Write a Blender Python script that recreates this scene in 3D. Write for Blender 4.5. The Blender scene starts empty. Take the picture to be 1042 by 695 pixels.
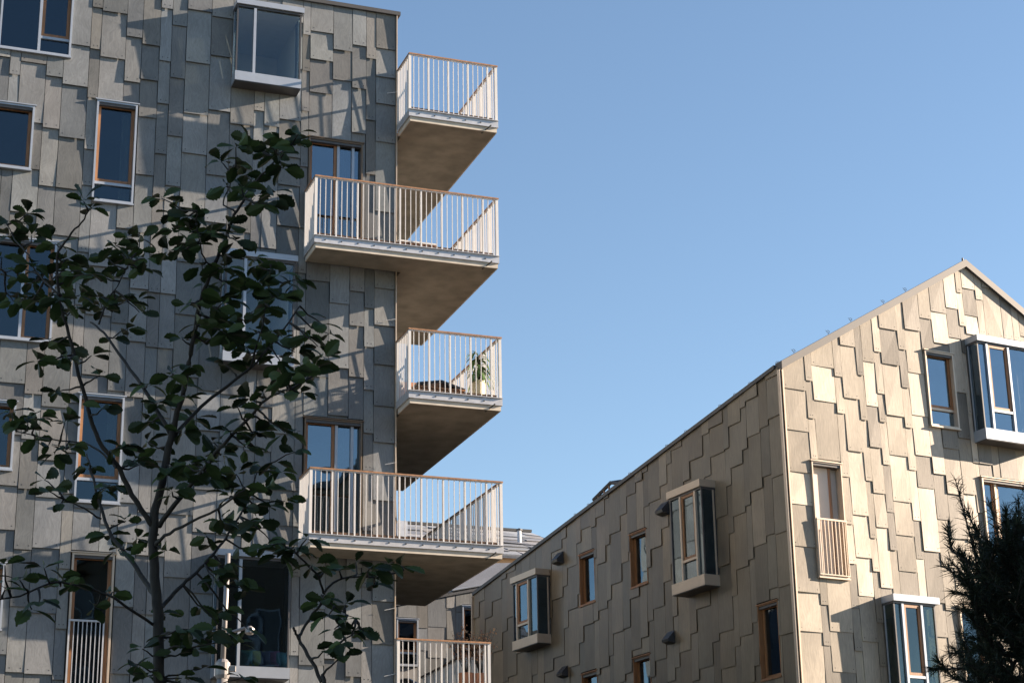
import bpy, bmesh, math, random
from math import sin, cos, pi, radians, sqrt, atan2
from mathutils import Vector, Matrix
random.seed(7)
S = bpy.context.scene
COL = S.collection
# ---------------------------------------------------------------- surveyed camera
FPX, PITCH, ROLL = 1953.4, 0.32834, -0.017365
PCX, PCY, EYE = 521.0, 347.5, 1.6
YAW_A, YAW_B = 0.35747, 0.48645        # directions of the two street fronts
cp, sp, cr, sr = cos(PITCH), sin(PITCH), cos(ROLL), sin(ROLL)
def ray(x, y):
    xc, yc = x-PCX, y-PCY
    x0 = cr*xc+sr*yc; y0 = -sr*xc+cr*yc
    return Vector((x0, FPX*cp+y0*sp, FPX*sp-y0*cp))
def at3(x, y, Y):
    d = ray(x, y); return d*(Y/d.y)+Vector((0, 0, EYE))
class Wall:
    """a vertical plane; at() gives metres along it and height of a surveyed point"""
    def __init__(s, O, ang):
        s.O = Vector(O); s.U = Vector((cos(ang), sin(ang), 0)); s.N = Vector((sin(ang), -cos(ang), 0))
    def at(s, x, y, v=0.0):
        d = ray(x, y); t = ((s.O+s.N*v).dot(s.N))/d.dot(s.N); P = d*t
        return (P-s.O).dot(s.U), P.z+EYE
def foot(x, y, D):
    d = ray(x, y); h = sqrt(d.x**2+d.y**2); return Vector((d.x*D/h, d.y*D/h, 0))
LO = foot(402, 300, 34.0); GO = foot(797, 420, 36.0); TO = foot(402, 640, 50.0)
WL = Wall(LO, YAW_A); WG = Wall(GO, YAW_B); WW = Wall(GO, YAW_B+pi/2); WT = Wall(TO, YAW_A)

# ---------------------------------------------------------------- materials
def new_mat(name):
    m = bpy.data.materials.new(name); m.use_nodes = True
    nt = m.node_tree; return m, nt, nt.nodes['Principled BSDF']
def N(nt, t, **k):
    n = nt.nodes.new(t)
    for a, b in k.items(): setattr(n, a, b)
    return n
def simple(name, c, rough=.6, var=.12, scale=(6, 6, 6), metal=0, bump=0, spec=.5):
    m, nt, b = new_mat(name); L = nt.links
    tc = N(nt, 'ShaderNodeTexCoord'); mp = N(nt, 'ShaderNodeMapping'); mp.inputs['Scale'].default_value = scale
    L.new(tc.outputs['Object'], mp.inputs[0])
    no = N(nt, 'ShaderNodeTexNoise'); no.inputs['Scale'].default_value = 1; no.inputs['Detail'].default_value = 6
    L.new(mp.outputs[0], no.inputs['Vector'])
    cr_ = N(nt, 'ShaderNodeValToRGB')
    e = cr_.color_ramp.elements
    e[0].position = .3; e[0].color = tuple(max(0, x*(1-var)) for x in c)+(1,)
    e[1].position = .7; e[1].color = tuple(min(1, x*(1+var)) for x in c)+(1,)
    L.new(no.outputs['Fac'], cr_.inputs[0]); L.new(cr_.outputs[0], b.inputs['Base Color'])
    b.inputs['Roughness'].default_value = rough; b.inputs['Metallic'].default_value = metal
    b.inputs['Specular IOR Level'].default_value = spec
    if bump:
        bp = N(nt, 'ShaderNodeBump'); bp.inputs['Strength'].default_value = bump; bp.inputs['Distance'].default_value = .01
        L.new(no.outputs['Fac'], bp.inputs['Height']); L.new(bp.outputs[0], b.inputs['Normal'])
    return m
def panel_mat(name, base, rough, spec, swirl):
    """wood-print cement boards: one tone per board, vertical grain with curls, stains"""
    m, nt, b = new_mat(name); L = nt.links
    at = N(nt, 'ShaderNodeAttribute', attribute_name='tone')
    tc = N(nt, 'ShaderNodeTexCoord')
    wn = N(nt, 'ShaderNodeTexNoise'); wn.inputs['Scale'].default_value = 1.6; wn.inputs['Detail'].default_value = 2
    L.new(tc.outputs['Object'], wn.inputs['Vector'])
    # offset per board so that grain does not run through
    mx = N(nt, 'ShaderNodeVectorMath', operation='MULTIPLY_ADD')
    L.new(wn.outputs['Color'], mx.inputs[0]); mx.inputs[1].default_value = (swirl, swirl, swirl); L.new(tc.outputs['Object'], mx.inputs[2])
    ad = N(nt, 'ShaderNodeVectorMath', operation='MULTIPLY_ADD')
    L.new(at.outputs['Color'], ad.inputs[0]); ad.inputs[1].default_value = (97, 61, 37); L.new(mx.outputs[0], ad.inputs[2])
    mp = N(nt, 'ShaderNodeMapping'); mp.inputs['Scale'].default_value = (38, 38, 2.2)
    L.new(ad.outputs[0], mp.inputs[0])
    g = N(nt, 'ShaderNodeTexNoise'); g.inputs['Scale'].default_value = 1; g.inputs['Detail'].default_value = 5; g.inputs['Roughness'].default_value = .65
    L.new(mp.outputs[0], g.inputs['Vector'])
    s = N(nt, 'ShaderNodeTexNoise'); s.inputs['Scale'].default_value = 1.1; s.inputs['Detail'].default_value = 5
    L.new(ad.outputs[0], s.inputs['Vector'])
    m1 = N(nt, 'ShaderNodeMapRange'); m1.inputs['From Min'].default_value = .3; m1.inputs['From Max'].default_value = .7
    m1.inputs['To Min'].default_value = .80; m1.inputs['To Max'].default_value = 1.16; L.new(g.outputs['Fac'], m1.inputs['Value'])
    m2 = N(nt, 'ShaderNodeMapRange'); m2.inputs['From Min'].default_value = .3; m2.inputs['From Max'].default_value = .7
    m2.inputs['To Min'].default_value = .78; m2.inputs['To Max'].default_value = 1.16; L.new(s.outputs['Fac'], m2.inputs['Value'])
    mu = N(nt, 'ShaderNodeMath', operation='MULTIPLY'); L.new(m1.outputs[0], mu.inputs[0]); L.new(m2.outputs[0], mu.inputs[1])
    c1 = N(nt, 'ShaderNodeVectorMath', operation='MULTIPLY'); L.new(at.outputs['Color'], c1.inputs[0]); c1.inputs[1].default_value = base
    c2 = N(nt, 'ShaderNodeVectorMath', operation='SCALE'); L.new(c1.outputs[0], c2.inputs[0]); L.new(mu.outputs[0], c2.inputs['Scale'])
    L.new(c2.outputs[0], b.inputs['Base Color'])
    b.inputs['Roughness'].default_value = rough; b.inputs['Specular IOR Level'].default_value = spec
    bp = N(nt, 'ShaderNodeBump'); bp.inputs['Strength'].default_value = .35; bp.inputs['Distance'].default_value = .004
    L.new(g.outputs['Fac'], bp.inputs['Height']); L.new(bp.outputs[0], b.inputs['Normal'])
    return m
def glass_mat(name, tint, base=.10):
    m = bpy.data.materials.new(name); m.use_nodes = True; nt = m.node_tree; L = nt.links
    nt.nodes.remove(nt.nodes['Principled BSDF']); out = nt.nodes['Material Output']
    tr = N(nt, 'ShaderNodeBsdfTransparent'); tr.inputs[0].default_value = tint+(1,)
    gl = N(nt, 'ShaderNodeBsdfGlossy'); gl.inputs['Roughness'].default_value = .015; gl.inputs['Color'].default_value = (.72, .88, 1, 1)
    lw = N(nt, 'ShaderNodeLayerWeight'); lw.inputs['Blend'].default_value = .5
    pw = N(nt, 'ShaderNodeMath', operation='POWER'); L.new(lw.outputs['Facing'], pw.inputs[0]); pw.inputs[1].default_value = 3.2
    ma = N(nt, 'ShaderNodeMath', operation='MULTIPLY_ADD'); L.new(pw.outputs[0], ma.inputs[0]); ma.inputs[1].default_value = .8; ma.inputs[2].default_value = base
    tc = N(nt, 'ShaderNodeTexCoord'); no = N(nt, 'ShaderNodeTexNoise'); no.inputs['Scale'].default_value = 1.3; no.inputs['Detail'].default_value = 1
    L.new(tc.outputs['Object'], no.inputs['Vector'])
    bp = N(nt, 'ShaderNodeBump'); bp.inputs['Strength'].default_value = .25; bp.inputs['Distance'].default_value = .02
    L.new(no.outputs['Fac'], bp.inputs['Height']); L.new(bp.outputs[0], gl.inputs['Normal'])
    mi = N(nt, 'ShaderNodeMixShader'); L.new(ma.outputs[0], mi.inputs[0]); L.new(tr.outputs[0], mi.inputs[1]); L.new(gl.outputs[0], mi.inputs[2])
    L.new(mi.outputs[0], out.inputs['Surface']); return m
M = {}
M['panel_a'] = panel_mat('weathered_board', (.160, .170, .178), .44, .4, .5)
M['panel_b'] = panel_mat('weathered_board_sunlit', (.250, .224, .184), .4, .4, .22)  # sunlit copy of the flank's boards, brightness put into the colour
M['panel_w'] = panel_mat('weathered_board_shaded', (.150, .126, .092), .36, .4, .15)  # shaded copy of the gable's boards, warm bounced light put into the colour
M['panel_t'] = panel_mat('weathered_board_shade_grey', (.165, .175, .185), .6, .3, .2)  # bluish base paints in the tower's shade on the building behind
M['slate_tone'] = panel_mat('slate_tone', (.20, .21, .23), .55, .4, .2)
M['backing'] = simple('dark_backing', (.02, .02, .02), .9)
M['alu'] = simple('anodised_aluminium', (.34, .38, .44), .38, .05, metal=.35)
M['alu_dark'] = simple('dark_aluminium', (.06, .06, .065), .4, .1)
M['alu_warm'] = simple('champagne_aluminium', (.48, .40, .32), .38, .05, metal=.3)
M['wood'] = simple('oiled_window_timber', (.24, .115, .05), .5, .25, (30, 30, 3))
M['rail_wood'] = simple('timber_handrail', (.30, .16, .085), .55, .25, (20, 20, 8))
M['deck'] = simple('deck_boards', (.17, .10, .06), .7, .4, (14, 3, 8))
M['white'] = simple('white_powder_coat', (.62, .62, .62), .4, .04)
M['galv'] = simple('galvanised_steel', (.46, .48, .52), .42, .12, (9, 9, 9), metal=.3)
M['slab'] = simple('board_marked_concrete', (.215, .20, .165), .85, .22, (3, 3, 3), bump=.4)
M['slab_edge'] = simple('pale_concrete_edge', (.5, .46, .40), .8, .1, (5, 5, 5))
M['bolt'] = simple('dark_bolt', (.05, .05, .05), .4)
M['coping'] = simple('grey_folded_metal', (.06, .06, .062), .5, .1, (2, 2, 2), metal=.1)
M['roof'] = simple('roof_board', (.12, .12, .125), .7, .2, (2, 2, 2))
M['slate'] = simple('grey_slate', (.17, .18, .20), .5, .35, (2.3, 1.1, 2.3))
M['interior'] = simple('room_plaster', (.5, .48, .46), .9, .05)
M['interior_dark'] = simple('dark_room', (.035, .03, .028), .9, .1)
M['blind'] = simple('grey_blind', (.55, .50, .46), .8, .03)
M['curtain'] = simple('cream_curtain', (.62, .56, .42), .9, .12, (22, 22, 1))
M['glass'] = glass_mat('window_glass', (.42, .48, .52), .075)
M['glass_sky'] = glass_mat('reflecting_glass', (.42, .46, .50), .22)
M['glass_green'] = glass_mat('greenish_glass', (.52, .56, .50), .08)
M['glass_clear'] = glass_mat('clear_glass', (.80, .84, .84), .06)
M['bronze'] = simple('bronze_trim', (.13, .095, .065), .45, .1, metal=.2)
M['hood'] = simple('dark_hood_metal', (.035, .04, .05), .35, .1)
M['bark'] = simple('young_bark', (.034, .028, .023), .9, .3, (30, 30, 12), bump=.5)

M['ground'] = simple('asphalt', (.06, .058, .055), .9, .2, (.7, .7, .7))
M['paving'] = simple('grey_paving', (.085, .08, .07), .85, .15, (1.2, 1.2, 1.2))
M['render'] = simple('ochre_render', (.16, .13, .10), .9, .08, (1, 1, 1))
M['lime_wood'] = simple('warm_timber_cladding', (.42, .24, .11), .6, .2, (2, 20, 20))
M['pot'] = simple('cream_ribbed_pot', (.62, .56, .38), .6, .06)
M['terracotta'] = simple('terracotta', (.36, .17, .10), .8, .12)
M['soil'] = simple('soil', (.03, .02, .015), .95)
M['black'] = simple('black_enamel', (.015, .015, .017), .3)
M['pole'] = simple('painted_pole', (.24, .23, .23), .4, .06, metal=.2)
def leaf_mat(name, c1, c2, rough=.55):
    m, nt, b = new_mat(name); L = nt.links
    at = N(nt, 'ShaderNodeAttribute', attribute_name='tone')
    cr_ = N(nt, 'ShaderNodeValToRGB'); e = cr_.color_ramp.elements
    e[0].color = c1+(1,); e[1].color = c2+(1,)
    L.new(at.outputs['Fac'], cr_.inputs[0]); L.new(cr_.outputs[0], b.inputs['Base Color'])
    b.inputs['Roughness'].default_value = rough; b.inputs['Specular IOR Level'].default_value = .25
    tl = N(nt, 'ShaderNodeBsdfTranslucent'); L.new(cr_.outputs[0], tl.inputs[0])
    mi = N(nt, 'ShaderNodeMixShader'); mi.inputs[0].default_value = .18
    out = nt.nodes['Material Output']
    L.new(b.outputs[0], mi.inputs[1]); L.new(tl.outputs[0], mi.inputs[2]); L.new(mi.outputs[0], out.inputs['Surface'])
    return m
M['leaf'] = leaf_mat('broad_leaf', (.016, .026, .010), (.065, .10, .028))
M['needle'] = leaf_mat('pine_needle', (.010, .016, .010), (.028, .038, .020))
M['plant_leaf'] = leaf_mat('palm_leaf', (.04, .09, .03), (.12, .20, .07))
M['red_leaf'] = leaf_mat('reddish_leaf', (.26, .12, .07), (.50, .30, .17))

# ---------------------------------------------------------------- mesh builder
class MB:
    def __init__(s): s.v = []; s.f = []; s.t = []
    def add(s, vs, fs, tone=None):
        o = len(s.v); s.v += [tuple(p) for p in vs]; s.f += [tuple(i+o for i in f) for f in fs]
        s.t += [tone or (1, 1, 1)]*len(vs)
    def box(s, F, u0, u1, v0, v1, z0, z1, tone=None):
        P = [F(u, v, z) for z in (z0, z1) for v in (v0, v1) for u in (u0, u1)]
        s.add(P, [(0, 1, 3, 2), (4, 6, 7, 5), (0, 4, 5, 1), (2, 3, 7, 6), (0, 2, 6, 4), (1, 5, 7, 3)], tone)
    def prism(s, F, poly, vf, vb, tone=None):
        """poly in (u,z); vf, vb functions (u,z)->v"""
        n = len(poly)
        P = [F(u, vf(u, z), z) for u, z in poly]+[F(u, vb(u, z), z) for u, z in poly]
        s.add(P, [tuple(range(n)), tuple(range(2*n-1, n-1, -1))]+[(i, (i+1) % n, n+(i+1) % n, n+i) for i in range(n)], tone)
    def quad(s, a, b, c, d, tone=None): s.add([a, b, c, d], [(0, 1, 2, 3)], tone)
    def solid(s, a, b, c, d, off):
        off = Vector(off); P = [Vector(x) for x in (a, b, c, d)]; P += [p+off for p in P]
        s.add(P, [(0, 1, 2, 3), (7, 6, 5, 4), (0, 4, 5, 1), (1, 5, 6, 2), (2, 6, 7, 3), (3, 7, 4, 0)])
    def tube(s, pts, rad, n=8, tone=None):
        pts = [Vector(p) for p in pts]; o = []
        for i, p in enumerate(pts):
            d = (pts[min(i+1, len(pts)-1)]-pts[max(i-1, 0)]).normalized()
            a = d.cross(Vector((0, 0, 1)) if abs(d.z) < .9 else Vector((1, 0, 0))).normalized(); b = d.cross(a)
            r = rad[i] if hasattr(rad, '__len__') else rad
            o += [p+(a*cos(2*pi*k/n)+b*sin(2*pi*k/n))*r for k in range(n)]
        fs = [(i*n+k, i*n+(k+1) % n, (i+1)*n+(k+1) % n, (i+1)*n+k) for i in range(len(pts)-1) for k in range(n)]
        fs += [tuple(range(n-1, -1, -1)), tuple((len(pts)-1)*n+k for k in range(n))]
        s.add(o, fs, tone)
    def lathe(s, c, prof, n=20, tone=None):
        o = [Vector(c)+Vector((r*cos(2*pi*k/n), r*sin(2*pi*k/n), z)) for r, z in prof for k in range(n)]
        fs = [(i*n+k, i*n+(k+1) % n, (i+1)*n+(k+1) % n, (i+1)*n+k) for i in range(len(prof)-1) for k in range(n)]
        fs += [tuple(range(n-1, -1, -1)), tuple((len(prof)-1)*n+k for k in range(n))]
        s.add(o, fs, tone)
    def build(s, name, mat, parent=None, tones=False, smooth=False, recalc=True):
        me = bpy.data.meshes.new(name); me.from_pydata(s.v, [], s.f)
        if recalc:
            bm = bmesh.new(); bm.from_mesh(me); bmesh.ops.recalc_face_normals(bm, faces=bm.faces); bm.to_mesh(me); bm.free()
        if tones:
            a = me.color_attributes.new('tone', 'FLOAT_COLOR', 'POINT')
            flat = []
            for t in s.t: flat += [t[0], t[1], t[2], 1]
            a.data.foreach_set('color', flat)
        me.materials.append(M[mat])
        if smooth: me.polygons.foreach_set('use_smooth', [True]*len(me.polygons))
        o = bpy.data.objects.new(name, me); COL.objects.link(o)
        if parent: o.parent = parent
        return o
def bx(name, mat, parent, F, *d):
    m = MB(); m.box(F, *d); return m.build(name, mat, parent)
def empty(name, loc=(0, 0, 0), rz=0, label=None, cat=None, group=None, parent=None):
    o = bpy.data.objects.new(name, None); COL.objects.link(o); o.location = loc; o.rotation_euler = (0, 0, rz)
    o.empty_display_size = .3
    if label: o['label'] = label
    if cat: o['category'] = cat
    if group: o['group'] = group
    if parent: o.parent = parent
    return o
def tag(o, label, cat, group=None):
    o['label'] = label; o['category'] = cat
    if group: o['group'] = group
FRONT = lambda u, v, z: (u, -v, z)       # street front of a building: v out of the wall
FLANK = lambda u, v, z: (-v, u, z)       # left-hand side wall of the gabled building
SIDE = lambda u, v, z: (v, u, z)         # right-hand side wall

# ---------------------------------------------------------------- shingled board cladding
def subtract(rects, h):
    out = []
    for (a, b, c, d) in rects:           # u0,u1,z0,z1
        if h[1] <= a or h[0] >= b or h[3] <= c or h[2] >= d: out.append((a, b, c, d)); continue
        if h[3] < d: out.append((a, b, h[3], d))
        if h[2] > c: out.append((a, b, c, h[2]))
        m0, m1 = max(c, h[2]), min(d, h[3])
        if h[0] > a: out.append((a, h[0], m0, m1))
        if h[1] < b: out.append((h[1], b, m0, m1))
    return [r for r in out if r[1]-r[0] > .02 and r[3]-r[2] > .02]
def clip_top(poly, topf):
    """cut polygon (u,z) below the line z = topf(u) (locally straight)"""
    out = []; n = len(poly)
    for i in range(n):
        p, q = poly[i], poly[(i+1) % n]
        dp, dq = topf(p[0])-p[1], topf(q[0])-q[1]
        if dp >= 0: out.append(p)
        if dp*dq < 0:
            t = dp/(dp-dq); out.append((p[0]+(q[0]-p[0])*t, p[1]+(q[1]-p[1])*t))
    return out
def cladding(parent, F, cols, holes, mat, topf, screws=True, brk=None, twist=.02, prot=.052):
    """cols: list of (u0,u1,[edge heights from top to bottom],[tones])"""
    mb = MB()
    for (u0, u1, zs, tones) in cols:
        for k in range(len(zs)-1):
            zt, zb = zs[k], zs[k+1]
            if zt-zb < .05: continue
            g = .005; uc = (u0+u1)/2
            vb_, vt_ = prot+random.uniform(-.006, .010), .018; tw = random.uniform(-twist, twist)
            tone = tones[k] if k < len(tones) and tones[k] else None
            if tone is None: tone = rnd_tone()
            vf = lambda u, z, zt=zt, zb=zb, vb_=vb_, tw=tw, uc=uc: vt_+(vb_-vt_)*(zt-z)/(zt-zb)+(u-uc)*tw*(zt-z)/(zt-zb)
            vk = lambda u, z, vf=vf: vf(u, z)-.012
            rs = [(u0+g, u1-g, zb+.004, zt+.03)]
            for h in holes: rs = subtract(rs, h)
            for (a, b, c, d) in rs:
                poly = [(a, c), (b, c), (b, d), (a, d)]
                if brk and a < brk < b:
                    polys = [clip_top([(a, c), (brk, c), (brk, d), (a, d)], topf), clip_top([(brk, c), (b, c), (b, d), (brk, d)], topf)]
                else: polys = [clip_top(poly, topf)]
                for pl in polys:
                    if len(pl) > 2: mb.prism(F, pl, vf, vk, tone)
            if screws and zb > 6:
                for uu in (u0+.06, u1-.06):
                    zz = zb+.07
                    if any(h[0]-.03 < uu < h[1]+.03 and h[2]-.03 < zz < h[3]+.03 for h in holes) or zz > topf(uu)-.1: continue
                    v = vf(uu, zz)
                    mb.box(F, uu-.009, uu+.009, v-.002, v+.0015, zz-.008, zz+.008, (.15, .15, .15))
    return mb.build('cladding', mat, parent, tones=True)
def rnd_tone(lo=.68, hi=1.26):
    t = random.uniform(lo, hi); w = random.uniform(-.05, .05)
    return (t*(1+w), t, t*(1-w)*random.uniform(.97, 1.02))
WIDTHS = [.20, .24, .30, .40, .46, .52]
def random_edges(z_top, z_bot, phase, period=1.02):
    zs = []; z = z_top+period*2
    z = z_top - (phase % period)+period
    while z > z_bot-1.5:
        zs.append(z); z -= random.choice([.62, .8, .95, 1.1, 1.25, 1.4])*period
    return zs
def make_cols(u_start, u_end, z_top, z_bot, step=.3, seed=1):
    """staggered columns; edges step down by about `step` from column to column"""
    rs = random.Random(seed); cols = []; u = u_start; ph = rs.uniform(0, 1)
    base = []; z = z_top+1.5
    while z > z_bot-2: base.append(z); z -= rs.uniform(.78, 1.2)
    off = 0.0; wide = True; P = 1.0
    while u < u_end-.02:
        w = rs.choice([.40, .46, .52, .44]) if wide else rs.choice([.19, .22, .26, .3]); wide = not wide
        if rs.random() < .12: wide = not wide
        u1 = min(u+w, u_end)
        if u_end-u1 < .12: u1 = u_end
        zs = [b-off+rs.uniform(-.1, .1)+rs.choice([0, 0, 0, .12, -.12]) for b in base]
        zs = sorted(zs, reverse=True); zs = [zs[0]+1.5*k for k in (3, 2, 1)]+zs
        cols.append((u, u1, zs, []))
        u = u1; off += rs.uniform(.5, 1.3)*step
        if off > 1.0: off -= rs.uniform(.9, 1.0)
        if rs.random() < .12: off -= .35
    return cols
def traced(cols, joints, marks, wall, u_ref):
    """overwrite the edges of random columns with surveyed ones"""
    us = [wall.at(*p, v=.04)[0] if p else 0.0 for p in joints]
    out = []
    pts = {}
    for (x, y, i, tn) in marks: pts.setdefault(i, []).append((wall.at(x, y, v=.05)[1], tn))
    for i in range(len(us)-1):
        a, b = min(us[i], us[i+1]), max(us[i], us[i+1])
        src = min(cols, key=lambda c: abs((c[0]+c[1])/2-(a+b)/2))
        P = sorted(pts.get(i, []), key=lambda q: -q[0])
        if P:
            top = P[0][0]; zs = [top+1.1+1.0*k for k in (2, 1, 0)]; tn = [None, None]+[P[0][1]]
            for k, (z, t) in enumerate(P):
                zs.append(z); tn.append(P[k+1][1] if k+1 < len(P) else None)
            rest = [z for z in src[2] if z < P[-1][0]-.55]
            zs += rest
        else: zs, tn = src[2], []
        out.append((a, b, zs, tn))
    return out
def merge_cols(traced_cols, cols):
    lo = min(c[0] for c in traced_cols); hi = max(c[1] for c in traced_cols)
    res = list(traced_cols)
    for (a, b, zs, t) in cols:
        if b <= lo+.01 or a >= hi-.01: res.append((a, b, zs, t))
        elif a < lo < b: res.append((a, lo, zs, t)) if lo-a > .1 else None
        elif a < hi < b: res.append((hi, b, zs, t)) if b-hi > .1 else None
    # close a small gap left at the joints
    return res

# ---------------------------------------------------------------- windows
def ring(mb, F, u0, u1, z0, z1, w, v0, v1, wt=None, wb=None):
    wt = w if wt is None else wt; wb = w if wb is None else wb
    mb.box(F, u0, u0+w, v0, v1, z0, z1); mb.box(F, u1-w, u1, v0, v1, z0, z1)
    mb.box(F, u0+w, u1-w, v0, v1, z1-wt, z1); mb.box(F, u0+w, u1-w, v0, v1, z0, z0+wb)
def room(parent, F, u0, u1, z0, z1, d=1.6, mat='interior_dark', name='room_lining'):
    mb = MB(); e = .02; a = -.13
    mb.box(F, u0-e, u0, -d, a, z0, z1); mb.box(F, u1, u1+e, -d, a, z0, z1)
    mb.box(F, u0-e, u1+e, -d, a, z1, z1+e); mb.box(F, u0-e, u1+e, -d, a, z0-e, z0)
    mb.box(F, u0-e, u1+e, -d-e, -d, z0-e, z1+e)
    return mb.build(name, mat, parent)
def cells_in(parent, F, edges, z0, z1, cells, v, frame='alu', glass='glass', zt=None, mw=.05):
    """edges = cell borders along u; cells 'F' fixed, 'S' timber sash over a fixed light, 'W' full timber sash"""
    for i, c in enumerate(cells):
        a, b = edges[i], edges[i+1]
        if i: bx('mullion', frame, parent, F, a-mw/2, a+mw/2, v-.05, v+.045, z0, z1)
        a2 = a+(mw/2 if i else 0); b2 = b-(mw/2 if i < len(cells)-1 else 0)
        zb = z0
        if c == 'S':
            zb = zt+.025; bx('transom', frame, parent, F, a2, b2, v-.045, v+.04, zt-.025, zt+.025)
            bx('pane', glass, parent, F, a2, b2, v-.012, v-.002, z0, zt-.025)
        if c in 'SW':
            wm = MB(); ring(wm, F, a2+.004, b2-.004, zb+.004, z1-.004, .055, v-.04, v+.022); wm.build('sash', 'wood', parent)
            bx('pane', glass, parent, F, a2+.055, b2-.055, v-.012, v-.002, zb+.055, z1-.055)
        if c == 'F': bx('pane', glass, parent, F, a2, b2, v-.012, v-.002, z0, z1)
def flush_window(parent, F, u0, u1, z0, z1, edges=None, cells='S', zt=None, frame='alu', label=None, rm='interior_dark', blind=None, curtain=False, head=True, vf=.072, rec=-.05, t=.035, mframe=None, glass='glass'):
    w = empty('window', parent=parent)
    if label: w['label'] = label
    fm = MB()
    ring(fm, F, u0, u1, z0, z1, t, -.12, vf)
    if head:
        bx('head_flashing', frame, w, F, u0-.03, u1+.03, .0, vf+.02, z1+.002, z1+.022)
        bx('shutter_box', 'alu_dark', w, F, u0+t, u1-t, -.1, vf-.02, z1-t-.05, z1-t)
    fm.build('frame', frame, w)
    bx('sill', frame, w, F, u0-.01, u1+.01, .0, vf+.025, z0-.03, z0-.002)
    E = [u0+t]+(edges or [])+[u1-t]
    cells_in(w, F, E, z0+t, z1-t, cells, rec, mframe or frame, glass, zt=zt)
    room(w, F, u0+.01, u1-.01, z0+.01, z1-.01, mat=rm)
    if blind:
        b = MB(); b.box(F, u0+t+.01, u1-t-.01, -.125, -.115, z1-t-blind*(z1-z0), z1-t-.05); b.build('blind', 'blind', w)
    if curtain: curtain_mb(F, u1-t-(u1-u0-2*t)*float(curtain), u1-t, z0+t, z1-t, -.3).build('curtain', 'curtain', w)
    return w
def curtain_mb(F, u0, u1, z0, z1, v):
    mb = MB(); n = max(6, int((u1-u0)/.03))
    pts = [(u0+(u1-u0)*i/n, v+.02*sin(i*1.9)) for i in range(n+1)]
    for (a, va), (b, vb) in zip(pts, pts[1:]):
        mb.add([F(a, va, z0), F(b, vb, z0), F(b, vb, z1), F(a, va, z1), F(a, va-.006, z0), F(b, vb-.006, z0), F(b, vb-.006, z1), F(a, va-.006, z1)],
               [(0, 1, 2, 3), (7, 6, 5, 4), (0, 4, 5, 1), (3, 2, 6, 7)])
    return mb
def bay_window(parent, F, u0, u1, z0, z1, p, edges, cells, zt, label=None, cap_h=.11, sill_h=.17, frame='alu', cap='alu', glass='glass', curtain=None, rm='interior', d=1.6, cap_over=.03):
    w = empty('bay_window', parent=parent)
    if label: w['label'] = label
    c = MB(); c.box(F, u0-.01, u1+cap_over, .0, p+.05, z1-cap_h, z1); c.build('cap', cap, w)
    c = MB(); c.box(F, u0+.005, u1-.005, .0, p+.012, z1-cap_h-.045, z1-cap_h-.002); c.build('head_trim', 'alu_dark', w)
    s = MB(); s.box(F, u0, u1, .0, p+.03, z0+.012, z0+sill_h); s.build('sill_box', cap, w)
    s = MB(); s.box(F, u0+.01, u1-.01, .0, p+.02, z0-.004, z0+.01); s.build('soffit', 'alu_dark', w)
    a, b = z0+sill_h+.002, z1-cap_h-.047
    for q0, q1 in ((u0+.012, u0+.04), (u1-.04, u1-.012)):
        bx('corner_profile', 'alu_dark', w, F, q0, q1, p-.03, p, a, b)        # dark glass corners
        bx('corner_profile', 'alu_dark', w, F, q0, q1, .03, .06, a, b)
    cells_in(w, F, [u0+.042]+edges+[u1-.042], a, b, cells, p-.02, frame, glass, zt)
    for q in (u0+.018, u1-.028): bx('side_pane', glass, w, F, q, q+.01, .062, p-.032, a, b)
    for q in (u0+.002, u1-.012): bx('side_trim', frame, w, F, q, q+.01, .064, .1, a, b)
    bx('window_board', 'interior', w, F, u0+.04, u1-.04, -.1, p-.05, a-.001, a+.02); bx('head_lining', 'interior', w, F, u0+.04, u1-.04, -.1, p-.05, b-.02, b+.001)
    room(w, F, u0+.02, u1-.02, z0+sill_h-.01, z1-cap_h-.02, d=d, mat=rm)
    if curtain:
        for (q0, q1) in curtain: curtain_mb(F, q0, q1, a+.02, b-.02, -.05).build('curtain', 'curtain', w)
    return w
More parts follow.
